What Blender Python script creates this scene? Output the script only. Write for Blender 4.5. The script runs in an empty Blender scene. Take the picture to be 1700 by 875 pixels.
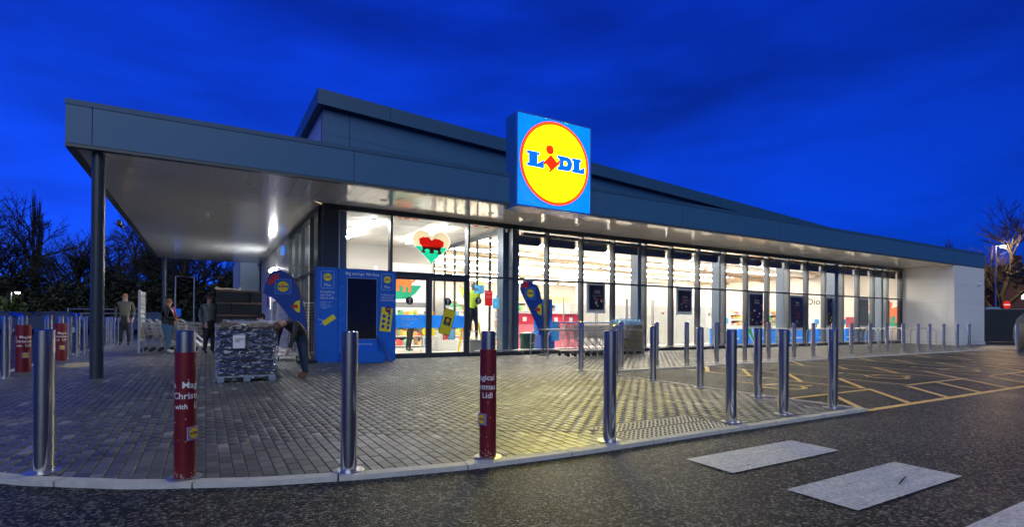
import bpy, math, random
import numpy as np
from mathutils import Vector, Matrix
R = math.radians
random.seed(7)
S = bpy.context.scene
COL = S.collection

# ------------------------------------------------------------------ camera
CAM = Vector((-2.479, -13.422, 1.0))
yaw, pit, rol, FPX, CX, CY = R(59.964), R(0.361), R(0.364), 871.78, 844.77, 527.99
F_ = Vector((math.cos(yaw)*math.cos(pit), math.sin(yaw)*math.cos(pit), math.sin(pit)))
R_ = Vector((math.sin(yaw), -math.cos(yaw), 0)); U_ = R_.cross(F_)
R2 = R_*math.cos(rol)+U_*math.sin(rol); U2 = -R_*math.sin(rol)+U_*math.cos(rol)
cd = bpy.data.cameras.new('camera'); cam = bpy.data.objects.new('camera', cd); COL.objects.link(cam)
cam.matrix_world = Matrix(((R2.x, U2.x, -F_.x, CAM.x), (R2.y, U2.y, -F_.y, CAM.y), (R2.z, U2.z, -F_.z, CAM.z), (0, 0, 0, 1)))
cd.sensor_width = 36; cd.lens = FPX/1700*36
cd.shift_x = (850-CX)/1700; cd.shift_y = (CY-437.5)/1700
cd.clip_start = .05; cd.clip_end = 1500
S.camera = cam

# ------------------------------------------------------------------ world: dusk sky
W = bpy.data.worlds.new('World'); S.world = W; W.use_nodes = True
nt = W.node_tree; nt.nodes.clear()
def N(t, **k):
    n = nt.nodes.new(t)
    for a, b in k.items(): setattr(n, a, b)
    return n
def LK(a, b): nt.links.new(a, b)
out = N('ShaderNodeOutputWorld'); bg = N('ShaderNodeBackground'); LK(bg.outputs[0], out.inputs[0])
tc = N('ShaderNodeTexCoord'); sep = N('ShaderNodeSeparateXYZ'); LK(tc.outputs['Generated'], sep.inputs[0])
ramp = N('ShaderNodeValToRGB'); LK(sep.outputs['Z'], ramp.inputs[0])
cr = ramp.color_ramp
cr.elements[0].position = 0.0; cr.elements[0].color = (.002, .070, .58, 1)
cr.elements[1].position = .95; cr.elements[1].color = (.004, .014, .10, 1)
e = cr.elements.new(.16); e.color = (.001, .050, .66, 1)
e = cr.elements.new(.48); e.color = (.001, .024, .40, 1)
# brighter towards the afterglow, beyond the left end of the shop
dotn = N('ShaderNodeVectorMath', operation='DOT_PRODUCT'); LK(tc.outputs['Generated'], dotn.inputs[0]); dotn.inputs[1].default_value = (-.30, .95, 0)
mr = N('ShaderNodeMapRange'); mr.inputs[1].default_value = -.6; mr.inputs[2].default_value = 1; mr.inputs[3].default_value = .28; mr.inputs[4].default_value = 1.12
LK(dotn.outputs['Value'], mr.inputs[0])
# faint bands of thin cloud
mp = N('ShaderNodeMapping'); mp.inputs['Scale'].default_value = (1.4, 1.4, 5.5); mp.inputs['Rotation'].default_value = (.1, .25, .6)
LK(tc.outputs['Generated'], mp.inputs[0])
ns = N('ShaderNodeTexNoise'); ns.inputs['Scale'].default_value = 1.5; ns.inputs['Detail'].default_value = 6; ns.inputs['Roughness'].default_value = .5
LK(mp.outputs[0], ns.inputs['Vector'])
mr2 = N('ShaderNodeMapRange'); mr2.inputs[1].default_value = .36; mr2.inputs[2].default_value = .66; mr2.inputs[3].default_value = 1.12; mr2.inputs[4].default_value = .55
LK(ns.outputs['Fac'], mr2.inputs[0])
mu = N('ShaderNodeMath', operation='MULTIPLY'); LK(mr.outputs[0], mu.inputs[0]); LK(mr2.outputs[0], mu.inputs[1])
vm = N('ShaderNodeVectorMath', operation='SCALE'); LK(ramp.outputs[0], vm.inputs[0]); LK(mu.outputs[0], vm.inputs['Scale'])
# Nishita sky of a sun below the horizon, added faintly
sky = N('ShaderNodeTexSky', sky_type='NISHITA'); sky.sun_disc = False; sky.sun_elevation = R(-4); sky.sun_rotation = R(-60)
sc_ = N('ShaderNodeVectorMath', operation='SCALE'); LK(sky.outputs[0], sc_.inputs[0]); sc_.inputs['Scale'].default_value = .05
ad = N('ShaderNodeVectorMath', operation='ADD'); LK(vm.outputs[0], ad.inputs[0]); LK(sc_.outputs[0], ad.inputs[1])
LK(ad.outputs[0], bg.inputs[0]); bg.inputs[1].default_value = 1.12

sd = bpy.data.lights.new('twilight_glow', 'SUN'); so = bpy.data.objects.new('twilight_glow', sd); COL.objects.link(so)
sd.energy = 1.0; sd.angle = R(60); sd.color = (.74, .86, 1)  # wide fill from behind the camera, added to lift fascia and ground
so.rotation_euler = Vector((.35, .80, -.62)).to_track_quat('-Z', 'Y').to_euler(); so.location = (0, -30, 20)

S.view_settings.view_transform = 'Standard'; S.view_settings.look = 'None'
S.view_settings.exposure = .4; S.view_settings.gamma = 1
try: S.view_settings.use_curve_mapping = False
except Exception: pass
S.render.engine = 'CYCLES'
cy = S.cycles
cy.use_denoising = True; cy.max_bounces = 8; cy.diffuse_bounces = 6; cy.glossy_bounces = 4; cy.transparent_max_bounces = 24
cy.transmission_bounces = 4; cy.sample_clamp_indirect = 12; cy.caustics_reflective = False; cy.caustics_refractive = False
try: cy.use_light_tree = True
except Exception: pass

# ------------------------------------------------------------------ helpers
def gz(y):
    t = min(max(-y/8.5, 0), 1); return -.08*(1-(1-t)**2)

ORG = {}
class MB:
    def __init__(s): s.v = []; s.f = []; s.m = []
    def add(s, vs, fs, m=0):
        o = len(s.v); s.v += [tuple(v) for v in vs]; s.f += [tuple(o+i for i in f) for f in fs]; s.m += [m]*len(fs); return s
    def box(s, a, b, m=0):
        x0, y0, z0 = a; x1, y1, z1 = b
        return s.add([(x0,y0,z0),(x1,y0,z0),(x1,y1,z0),(x0,y1,z0),(x0,y0,z1),(x1,y0,z1),(x1,y1,z1),(x0,y1,z1)],
                     [(0,3,2,1),(4,5,6,7),(0,1,5,4),(1,2,6,5),(2,3,7,6),(3,0,4,7)], m)
    def bar(s, p, q, w, h=None, m=0, up=(0, 0, 1)):
        p = Vector(p); q = Vector(q); h = w if h is None else h
        d = (q-p).normalized(); u = Vector(up)
        if abs(d.dot(u)) > .97: u = Vector((0, 1, 0))
        a = d.cross(u).normalized(); b = a.cross(d)
        vs = []
        for c in (p, q):
            for i, j in ((-1,-1),(1,-1),(1,1),(-1,1)): vs.append(c+a*(i*w/2)+b*(j*h/2))
        return s.add(vs, [(0,1,2,3),(7,6,5,4),(0,4,5,1),(1,5,6,2),(2,6,7,3),(3,7,4,0)], m)
    def tube(s, pts, r, n=8, m=0, cap=True):
        pts = [Vector(p) for p in pts]; rs = r if isinstance(r, (list, tuple)) else [r]*len(pts)
        vs = []; fs = []; pa = None
        for i, p in enumerate(pts):
            d = (pts[min(i+1, len(pts)-1)]-pts[max(i-1, 0)])
            d = d.normalized() if d.length > 1e-9 else Vector((0, 0, 1))
            if pa is None:
                u = Vector((0, 0, 1)) if abs(d.z) < .9 else Vector((0, 1, 0))
                a = d.cross(u).normalized()
            else:
                a = (pa-d*pa.dot(d)).normalized()
            pa = a; b = d.cross(a)
            for k in range(n):
                t = 2*math.pi*k/n; vs.append(p+(a*math.cos(t)+b*math.sin(t))*rs[i])
        for i in range(len(pts)-1):
            for k in range(n):
                k2 = (k+1) % n; fs.append((i*n+k, i*n+k2, (i+1)*n+k2, (i+1)*n+k))
        if cap: fs.append(tuple(range(n-1, -1, -1))); fs.append(tuple((len(pts)-1)*n+k for k in range(n)))
        return s.add(vs, fs, m)
    def lathe(s, prof, c=(0, 0, 0), n=24, m=0):
        vs = []; fs = []
        for r, z in prof:
            for k in range(n):
                t = 2*math.pi*k/n; vs.append((c[0]+r*math.cos(t), c[1]+r*math.sin(t), c[2]+z))
        for i in range(len(prof)-1):
            for k in range(n):
                k2 = (k+1) % n; fs.append((i*n+k, i*n+k2, (i+1)*n+k2, (i+1)*n+k))
        fs.append(tuple(range(n-1, -1, -1))); fs.append(tuple((len(prof)-1)*n+k for k in range(n)))
        return s.add(vs, fs, m)
    def prism(s, poly, O, A, B, t=.01, m=0):
        O = Vector(O); A = Vector(A); B = Vector(B); Nn = A.cross(B).normalized()
        n = len(poly); f = [O+A*x+B*y+Nn*t for x, y in poly]; bk = [O+A*x+B*y for x, y in poly]
        return s.add(f+bk, [tuple(range(n)), tuple(range(2*n-1, n-1, -1))]+[(i, i+n, (i+1) % n+n, (i+1) % n) for i in range(n)], m)
    def sheet(s, poly, O, A, B, m=0):
        O = Vector(O); A = Vector(A); B = Vector(B); return s.add([O+A*x+B*y for x, y in poly], [tuple(range(len(poly)))], m)
    def ell(s, c, r, n=12, k=8, m=0, fn=None):
        vs = []; fs = []
        for i in range(k+1):
            ph = math.pi*i/k
            for j in range(n):
                t = 2*math.pi*j/n
                d = Vector((math.sin(ph)*math.cos(t), math.sin(ph)*math.sin(t), math.cos(ph)))
                q = fn(d) if fn else 1
                vs.append((c[0]+r[0]*d.x*q, c[1]+r[1]*d.y*q, c[2]+r[2]*d.z*q))
        for i in range(k):
            for j in range(n):
                j2 = (j+1) % n; fs.append((i*n+j, (i+1)*n+j, (i+1)*n+j2, i*n+j2))
        return s.add(vs, fs, m)
    def mesh(s, name, mats, o=Vector((0, 0, 0)), smooth=False):
        me = bpy.data.meshes.new(name)
        me.from_pydata([(x-o[0], y-o[1], z-o[2]) for x, y, z in s.v], [], s.f)
        for mm in (mats if isinstance(mats, (list, tuple)) else [mats]): me.materials.append(mm)
        if any(s.m): me.polygons.foreach_set('material_index', s.m)
        if smooth:
            me.polygons.foreach_set('use_smooth', [True]*len(me.polygons))
            try: me.set_sharp_from_angle(angle=R(smooth if smooth > 1 else 40))
            except Exception: pass
        me.update(); return me
    def build(s, name, mats, parent=None, smooth=False, bevel=0):
        o = ORG.get(parent.name, Vector((0, 0, 0))) if parent else Vector((0, 0, 0))
        ob = bpy.data.objects.new(name, s.mesh(name, mats, o, smooth)); COL.objects.link(ob)
        if parent: ob.parent = parent; ORG[ob.name] = o
        if bevel:
            b = ob.modifiers.new('bevel', 'BEVEL'); b.width = bevel; b.segments = 2; b.limit_method = 'ANGLE'
        return ob
def box(a, b, name, mat, parent=None, bevel=0): return MB().box(a, b).build(name, mat, parent, bevel=bevel)
def tag(o, label=None, cat=None, group=None, kind=None):
    if label: o['label'] = label
    if cat: o['category'] = cat
    if group: o['group'] = group
    if kind: o['kind'] = kind
    return o
def thing(name, label, cat, loc=(0, 0, 0), group=None, rz=0, world=True):
    o = bpy.data.objects.new(name, None); COL.objects.link(o); o.empty_display_size = .1
    o.location = loc; o.rotation_euler = (0, 0, rz)
    ORG[o.name] = Vector(loc) if world else Vector((0, 0, 0))
    return tag(o, label, cat, group)
def struct(mb, name, mat): return tag(mb.build(name, mat), kind='structure')
def copy_tree(o, parent=None):
    c = o.copy(); COL.objects.link(c); c.parent = parent
    for ch in [x for x in bpy.data.objects if x.parent == o]: copy_tree(ch, c)
    return c
ORD = 'first second third fourth fifth sixth seventh eighth ninth tenth eleventh twelfth thirteenth fourteenth fifteenth sixteenth seventeenth eighteenth nineteenth twentieth'.split()

# ------------------------------------------------------------------ materials
def M(name, col, rough=.5, metal=0, var=.12, vs=4, bump=0, bs=60, emit=0, ecol=None, stretch=None, coat=0, rvar=.08, spec=.5):
    m = bpy.data.materials.new(name); m.use_nodes = True; t = m.node_tree; b = t.nodes['Principled BSDF']
    L = t.links.new
    b.inputs['Roughness'].default_value = rough; b.inputs['Metallic'].default_value = metal
    b.inputs['Specular IOR Level'].default_value = spec
    if coat: b.inputs['Coat Weight'].default_value = coat; b.inputs['Coat Roughness'].default_value = .1
    g = t.nodes.new('ShaderNodeNewGeometry'); v = g.outputs['Position']
    if stretch:
        mp = t.nodes.new('ShaderNodeMapping'); mp.inputs['Scale'].default_value = stretch; L(v, mp.inputs[0]); v = mp.outputs[0]
    n = t.nodes.new('ShaderNodeTexNoise'); n.inputs['Scale'].default_value = vs; n.inputs['Detail'].default_value = 5; L(v, n.inputs['Vector'])
    mx = t.nodes.new('ShaderNodeMix'); mx.data_type = 'RGBA'
    c = col[:3]
    mx.inputs[6].default_value = tuple(x*(1-var) for x in c)+(1,); mx.inputs[7].default_value = tuple(min(1, x*(1+var)) for x in c)+(1,)
    L(n.outputs['Fac'], mx.inputs[0]); L(mx.outputs[2], b.inputs['Base Color'])
    r = t.nodes.new('ShaderNodeMapRange'); r.inputs[3].default_value = max(0, rough-rvar); r.inputs[4].default_value = min(1, rough+rvar)
    L(n.outputs['Fac'], r.inputs[0]); L(r.outputs[0], b.inputs['Roughness'])
    if bump:
        n2 = t.nodes.new('ShaderNodeTexNoise'); n2.inputs['Scale'].default_value = bs; n2.inputs['Detail'].default_value = 3; L(v, n2.inputs['Vector'])
        bp = t.nodes.new('ShaderNodeBump'); bp.inputs['Strength'].default_value = bump; bp.inputs['Distance'].default_value = .01
        L(n2.outputs['Fac'], bp.inputs['Height']); L(bp.outputs[0], b.inputs['Normal'])
    if emit:
        b.inputs['Emission Color'].default_value = tuple(ecol or c)+(1,); b.inputs['Emission Strength'].default_value = emit
    return m
def glassmat(name, tint=(1, 1, 1), boost=.0, rough=0.0):
    m = bpy.data.materials.new(name); m.use_nodes = True; t = m.node_tree; t.nodes.clear(); L = t.links.new
    o = t.nodes.new('ShaderNodeOutputMaterial'); mx = t.nodes.new('ShaderNodeMixShader'); tr = t.nodes.new('ShaderNodeBsdfTransparent')
    gl = t.nodes.new('ShaderNodeBsdfGlossy'); fr = t.nodes.new('ShaderNodeFresnel'); fr.inputs[0].default_value = 1.5
    ma = t.nodes.new('ShaderNodeMath'); ma.operation = 'ADD'; ma.inputs[1].default_value = boost; L(fr.outputs[0], ma.inputs[0])
    n = t.nodes.new('ShaderNodeTexNoise'); n.inputs['Scale'].default_value = 1.2
    bp = t.nodes.new('ShaderNodeBump'); bp.inputs['Strength'].default_value = .02; L(n.outputs['Fac'], bp.inputs['Height']); L(bp.outputs[0], gl.inputs['Normal'])
    tr.inputs[0].default_value = tuple(tint)+(1,); gl.inputs['Roughness'].default_value = rough
    ge = t.nodes.new('ShaderNodeNewGeometry'); iv = t.nodes.new('ShaderNodeMath'); iv.operation = 'SUBTRACT'; iv.inputs[0].default_value = 1; L(ge.outputs['Backfacing'], iv.inputs[1])
    mm = t.nodes.new('ShaderNodeMath'); mm.operation = 'MULTIPLY'; L(ma.outputs[0], mm.inputs[0]); L(iv.outputs[0], mm.inputs[1])
    L(mm.outputs[0], mx.inputs[0]); L(tr.outputs[0], mx.inputs[1]); L(gl.outputs[0], mx.inputs[2]); L(mx.outputs[0], o.inputs[0]); return m

def asphaltmat():
    m = bpy.data.materials.new('wet_asphalt'); m.use_nodes = True; t = m.node_tree; b = t.nodes['Principled BSDF']; L = t.links.new
    g = t.nodes.new('ShaderNodeNewGeometry'); v = g.outputs['Position']
    vo = t.nodes.new('ShaderNodeTexVoronoi'); vo.inputs['Scale'].default_value = 62; L(v, vo.inputs['Vector'])
    n = t.nodes.new('ShaderNodeTexNoise'); n.inputs['Scale'].default_value = .7; n.inputs['Detail'].default_value = 6; L(v, n.inputs['Vector'])
    n3 = t.nodes.new('ShaderNodeTexNoise'); n3.inputs['Scale'].default_value = 160; n3.inputs['Detail'].default_value = 2; L(v, n3.inputs['Vector'])
    cr = t.nodes.new('ShaderNodeValToRGB'); cr.color_ramp.elements[0].color = (.005, .005, .005, 1); cr.color_ramp.elements[1].color = (.26, .255, .23, 1)  # pale stone cells, with the sparkle of wet grains put into the colour
    cr.color_ramp.elements[0].position = .62; cr.color_ramp.elements[1].position = 1.0
    sp = t.nodes.new('ShaderNodeSeparateColor'); L(vo.outputs['Color'], sp.inputs[0]); L(sp.outputs[0], cr.inputs[0]); L(cr.outputs[0], b.inputs['Base Color'])
    mr = t.nodes.new('ShaderNodeMapRange'); mr.inputs[1].default_value = .35; mr.inputs[2].default_value = .65; mr.inputs[3].default_value = .34; mr.inputs[4].default_value = .44
    L(n.outputs['Fac'], mr.inputs[0]); L(mr.outputs[0], b.inputs['Roughness'])
    ad = t.nodes.new('ShaderNodeMath'); ad.operation = 'ADD'
    L(vo.outputs['Distance'], ad.inputs[0]); L(n3.outputs['Fac'], ad.inputs[1])
    bp = t.nodes.new('ShaderNodeBump'); bp.inputs['Strength'].default_value = 1; bp.inputs['Distance'].default_value = .015; b.inputs['Specular IOR Level'].default_value = .10; bp.invert = True
    L(ad.outputs[0], bp.inputs['Height']); L(bp.outputs[0], b.inputs['Normal']); return m
def blockmat():
    m = bpy.data.materials.new('concrete_block'); m.use_nodes = True; t = m.node_tree; b = t.nodes['Principled BSDF']; L = t.links.new
    g = t.nodes.new('ShaderNodeNewGeometry'); v = g.outputs['Position']
    at = t.nodes.new('ShaderNodeAttribute'); at.attribute_name = 'tone'
    oi = t.nodes.new('ShaderNodeObjectInfo')
    ad = t.nodes.new('ShaderNodeMath'); ad.operation = 'ADD'; L(at.outputs['Fac'], ad.inputs[0]); L(oi.outputs['Random'], ad.inputs[1])
    fr = t.nodes.new('ShaderNodeMath'); fr.operation = 'FRACT'; L(ad.outputs[0], fr.inputs[0])
    cr = t.nodes.new('ShaderNodeValToRGB'); cr.color_ramp.elements[0].color = (.085, .082, .074, 1); cr.color_ramp.elements[1].color = (.34, .33, .30, 1)
    e = cr.color_ramp.elements.new(.6); e.color = (.13, .126, .115, 1); e = cr.color_ramp.elements.new(.93); e.color = (.17, .165, .15, 1)
    L(fr.outputs[0], cr.inputs[0])
    n = t.nodes.new('ShaderNodeTexNoise'); n.inputs['Scale'].default_value = 1.1; n.inputs['Detail'].default_value = 6; L(v, n.inputs['Vector'])
    mr0 = t.nodes.new('ShaderNodeMapRange'); mr0.inputs[1].default_value = .3; mr0.inputs[2].default_value = .7; mr0.inputs[3].default_value = .75; mr0.inputs[4].default_value = 1.2
    L(n.outputs['Fac'], mr0.inputs[0])
    sc = t.nodes.new('ShaderNodeVectorMath'); sc.operation = 'SCALE'; L(cr.outputs[0], sc.inputs[0]); L(mr0.outputs[0], sc.inputs['Scale']); L(sc.outputs[0], b.inputs['Base Color'])
    mr = t.nodes.new('ShaderNodeMapRange'); mr.inputs[1].default_value = .3; mr.inputs[2].default_value = .7; mr.inputs[3].default_value = .32; mr.inputs[4].default_value = .50
    L(n.outputs['Fac'], mr.inputs[0]); L(mr.outputs[0], b.inputs['Roughness'])
    n2 = t.nodes.new('ShaderNodeTexNoise'); n2.inputs['Scale'].default_value = 120; n2.inputs['Detail'].default_value = 3; L(v, n2.inputs['Vector'])
    bp = t.nodes.new('ShaderNodeBump'); bp.inputs['Strength'].default_value = .5; bp.inputs['Distance'].default_value = .004
    L(n2.outputs['Fac'], bp.inputs['Height']); L(bp.outputs[0], b.inputs['Normal']); return m
def paintmat(name, col, rough=.4, lo=.30, hi=.42):
    m = bpy.data.materials.new(name); m.use_nodes = True; t = m.node_tree; b = t.nodes['Principled BSDF']; L = t.links.new
    g = t.nodes.new('ShaderNodeNewGeometry'); v = g.outputs['Position']
    n = t.nodes.new('ShaderNodeTexNoise'); n.inputs['Scale'].default_value = 9; n.inputs['Detail'].default_value = 9; n.inputs['Roughness'].default_value = .75; L(v, n.inputs['Vector'])
    cr = t.nodes.new('ShaderNodeValToRGB'); cr.color_ramp.elements[0].position = lo; cr.color_ramp.elements[1].position = hi
    cr.color_ramp.elements[0].color = (.06, .06, .055, 1); cr.color_ramp.elements[1].color = tuple(col)+(1,)
    L(n.outputs['Fac'], cr.inputs[0]); b.inputs['Roughness'].default_value = rough
    # grime dragged along the driving direction, and fine grain of the stones below
    mp = t.nodes.new('ShaderNodeMapping'); mp.inputs['Scale'].default_value = (1.6, 14, 1); mp.inputs['Rotation'].default_value = (0, 0, .12); L(v, mp.inputs[0])
    n1 = t.nodes.new('ShaderNodeTexNoise'); n1.inputs['Scale'].default_value = 1.6; n1.inputs['Detail'].default_value = 8; n1.inputs['Roughness'].default_value = .7; L(mp.outputs[0], n1.inputs['Vector'])
    r1 = t.nodes.new('ShaderNodeMapRange'); r1.inputs[1].default_value = .35; r1.inputs[2].default_value = .62; r1.inputs[3].default_value = .74; r1.inputs[4].default_value = 1.0; L(n1.outputs['Fac'], r1.inputs[0])
    vo = t.nodes.new('ShaderNodeTexVoronoi'); vo.inputs['Scale'].default_value = 62; L(v, vo.inputs['Vector']); sp = t.nodes.new('ShaderNodeSeparateColor'); L(vo.outputs['Color'], sp.inputs[0])
    r2 = t.nodes.new('ShaderNodeMapRange'); r2.inputs[3].default_value = .68; r2.inputs[4].default_value = 1.12; L(sp.outputs[0], r2.inputs[0])
    mu = t.nodes.new('ShaderNodeMath'); mu.operation = 'MULTIPLY'; L(r1.outputs[0], mu.inputs[0]); L(r2.outputs[0], mu.inputs[1])
    sc = t.nodes.new('ShaderNodeVectorMath'); sc.operation = 'SCALE'; L(cr.outputs[0], sc.inputs[0]); L(mu.outputs[0], sc.inputs['Scale']); L(sc.outputs[0], b.inputs['Base Color'])
    r3 = t.nodes.new('ShaderNodeMapRange'); r3.inputs[1].default_value = .35; r3.inputs[2].default_value = .65; r3.inputs[3].default_value = rough-.12; r3.inputs[4].default_value = rough+.2; L(n1.outputs['Fac'], r3.inputs[0]); L(r3.outputs[0], b.inputs['Roughness'])
    ad = t.nodes.new('ShaderNodeMath'); ad.operation = 'ADD'; L(vo.outputs['Distance'], ad.inputs[0]); L(n1.outputs['Fac'], ad.inputs[1])
    bp = t.nodes.new('ShaderNodeBump'); bp.inputs['Strength'].default_value = .7; bp.inputs['Distance'].default_value = .006; bp.invert = True
    L(ad.outputs[0], bp.inputs['Height']); L(bp.outputs[0], b.inputs['Normal']); return m
def steelmat():
    m = bpy.data.materials.new('brushed_steel'); m.use_nodes = True; t = m.node_tree; b = t.nodes['Principled BSDF']; L = t.links.new
    b.inputs['Metallic'].default_value = 1; b.inputs['Base Color'].default_value = (.80, .80, .80, 1)
    tc = t.nodes.new('ShaderNodeTexCoord'); mp = t.nodes.new('ShaderNodeMapping'); mp.inputs['Scale'].default_value = (40, 40, 900); L(tc.outputs['Object'], mp.inputs[0])
    n = t.nodes.new('ShaderNodeTexNoise'); n.inputs['Scale'].default_value = 1; n.inputs['Detail'].default_value = 3; L(mp.outputs[0], n.inputs['Vector'])
    mr = t.nodes.new('ShaderNodeMapRange'); mr.inputs[3].default_value = .05; mr.inputs[4].default_value = .13; L(n.outputs['Fac'], mr.inputs[0]); L(mr.outputs[0], b.inputs['Roughness'])
    bp = t.nodes.new('ShaderNodeBump'); bp.inputs['Strength'].default_value = .03; bp.inputs['Distance'].default_value = .001
    L(n.outputs['Fac'], bp.inputs['Height']); L(bp.outputs[0], b.inputs['Normal']); return m

BLK = blockmat(); ASP = asphaltmat(); STEEL = steelmat()
WHITEP = paintmat('road_paint_white', (.80, .80, .77), .38, .26, .38); YELP = paintmat('road_paint_yellow', (1.0, .68, .22), .42, .24, .34)
KERB = M('kerb_concrete', (.60, .58, .53), .55, var=.25, vs=14, bump=.4, bs=160)
TDOME = M('worn_dark_blister', (.17, .15, .11), .5, var=.3, vs=30)
SAND = M('joint_sand', (.075, .07, .06), .6, var=.3, bump=.3)
TACT = M('tactile_concrete', (.80, .72, .55), .5, var=.2, vs=12, bump=.3, bs=120)
CLAD = M('grey_cladding', (.045, .14, .28), .42, metal=0, var=.06, vs=.8, bump=.05, bs=4)
CLADU = M('dark_cladding', (.03, .10, .20), .45, metal=0, var=.06, vs=.8)
TRIM = M('dark_trim', (.07, .09, .10), .4, var=.05)
SOFF = M('coated_soffit_panel', (.94, .93, .90), .11, metal=.22, var=.015, vs=.6, rvar=.02, spec=.8)
WALLP = M('pale_wall_panel', (.78, .78, .75), .45, var=.05, vs=1.2, bump=.05, bs=3)
FRAME = M('anthracite_frame', (.035, .045, .055), .35, var=.1)
FIN = M('grey_aluminium', (.085, .105, .135), .3, metal=.3, var=.08)
ICOL = M('grey_blue_column', (.075, .115, .18), .4, var=.05)
GLASS = glassmat('window_glass', (.97, .985, .98))
GLASSD = glassmat('balustrade_glass', (.86, .89, .90), .04)
IWALL = M('interior_white_wall', (.52, .50, .47), .6, var=.04, vs=1)
IFLOOR = M('polished_floor_tile', (.68, .66, .62), .18, var=.08, vs=2)
IDECK = M('cream_roof_deck', (.36, .27, .18), .6, var=.22, vs=3, stretch=(.1, 6, 1))
ICEIL = M('ceiling_tile', (.60, .59, .57), .7, var=.04)
TUBE = M('lit_diffuser', (1, .96, .9), .5, emit=54, ecol=(1, .90, .76))
TUBE2 = M('lit_lobby_diffuser', (1, .98, .95), .5, emit=140, ecol=(1, .95, .89))
DUCT = M('galvanised_duct', (.62, .62, .60), .35, metal=.6, var=.1, vs=6, stretch=(8, .3, .3))
DARK = M('black_plastic', (.018, .018, .02), .4, var=.2)
BLACKG = M('black_screen_glass', (.012, .011, .014), .08, var=.1, coat=1)
MID = M('mid_grey', (.22, .22, .22), .5)
GALV = M('galvanised_steel', (.45, .46, .47), .35, metal=.8, var=.15, vs=20)
ZINC = M('zinc_wire', (.50, .50, .50), .3, metal=.9, var=.1)
BLUE = M('blue_board', (.010, .13, .60), .38, var=.08)
BLUEB = M('bright_blue_board', (.01, .20, .80), .4, var=.1)
NAVY = M('navy_print', (.008, .06, .34), .5, var=.15)
YEL = M('yellow_print', (.85, .68, .02), .45, var=.06)
RED = M('red_print', (.62, .02, .02), .45, var=.08)
WHITE = M('white_print', (.80, .80, .80), .5, var=.03)
LBLUE = M('light_blue_print', (.05, .36, .80), .45, var=.05)
GREEN = M('green_print', (.0, .26, .15), .5, var=.05)
ORANGE = M('orange_print', (.85, .14, .02), .5, var=.1)
CREAM = M('cream_print', (.66, .58, .40), .5, var=.08)
PINK = M('pink_board', (.80, .22, .28), .5, var=.15, vs=2)
REDB = M('red_board', (.70, .04, .07), .45, var=.1)
SLEEVE = M('dark_red_sleeve', (.165, .008, .014), .42, var=.25, vs=18)
SLEEVEW = paintmat('chipped_red_sleeve', (.165, .008, .014), .45, .30, .34)
def tmat(name, col):
    m = bpy.data.materials.new(name); m.use_nodes = True; t = m.node_tree; t.nodes.clear(); L = t.links.new
    o = t.nodes.new('ShaderNodeOutputMaterial'); mx = t.nodes.new('ShaderNodeMixShader'); d = t.nodes.new('ShaderNodeBsdfDiffuse'); tl = t.nodes.new('ShaderNodeBsdfTranslucent')
    n = t.nodes.new('ShaderNodeTexNoise'); n.inputs['Scale'].default_value = 6; r = t.nodes.new('ShaderNodeMix'); r.data_type = 'RGBA'
    r.inputs[6].default_value = tuple(c*.92 for c in col)+(1,); r.inputs[7].default_value = tuple(min(1, c*1.05) for c in col)+(1,); L(n.outputs['Fac'], r.inputs[0])
    L(r.outputs[2], d.inputs[0]); L(r.outputs[2], tl.inputs[0]); mx.inputs[0].default_value = .62; L(d.outputs[0], mx.inputs[1]); L(tl.outputs[0], mx.inputs[2]); L(mx.outputs[0], o.inputs[0]); return m
TRED, TGREEN, TCREAM, TYEL, TLB, TBLUE, TDR, TOR, TWH = [tmat('backlit_'+n_, c) for n_, c in (('red', (.85, .02, .02)), ('green', (.01, .42, .25)), ('cream', (.62, .52, .34)), ('yellow', (.85, .72, .04)), ('light_blue', (.08, .45, .9)), ('blue', (.02, .18, .7)), ('dark_red', (.45, .02, .03)), ('orange', (.9, .2, .03)), ('white', (.88, .88, .88)))]
def em(name, col, s): return M(name, tuple(min(1, c) for c in col), .4, emit=s, ecol=col, var=.02)
SGY = em('lit_sign_yellow', (1, .92, 0), 2.1); SGH = em('lit_sign_hot_yellow', (1, .88, 0), 88); SGB = em('lit_sign_blue', (.0, .19, .95), .95); SGR = em('lit_sign_red', (1, .02, 0), 1.1); SGO = em('lit_sign_orange', (1, .09, 0), 1.3); SGL = em('lit_sign_letter_blue', (0, .11, 1), 1.1)

# ------------------------------------------------------------------ ground
mb = MB()
ys = [-400, -60, -20, -12]+[-10+.5*i for i in range(20)]+[0, 2, 40, 400]
ys = sorted(set(ys)); xs = [-400, -60, -6, 5, 33, 80, 400]
vs = [(x, y, gz(y)-.03) for y in ys for x in xs]; nx = len(xs)
fs = [(j*nx+i, j*nx+i+1, (j+1)*nx+i+1, (j+1)*nx+i) for j in range(len(ys)-1) for i in range(nx-1)]
mb.add(vs, fs); struct(mb, 'ground', ASP)

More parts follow.
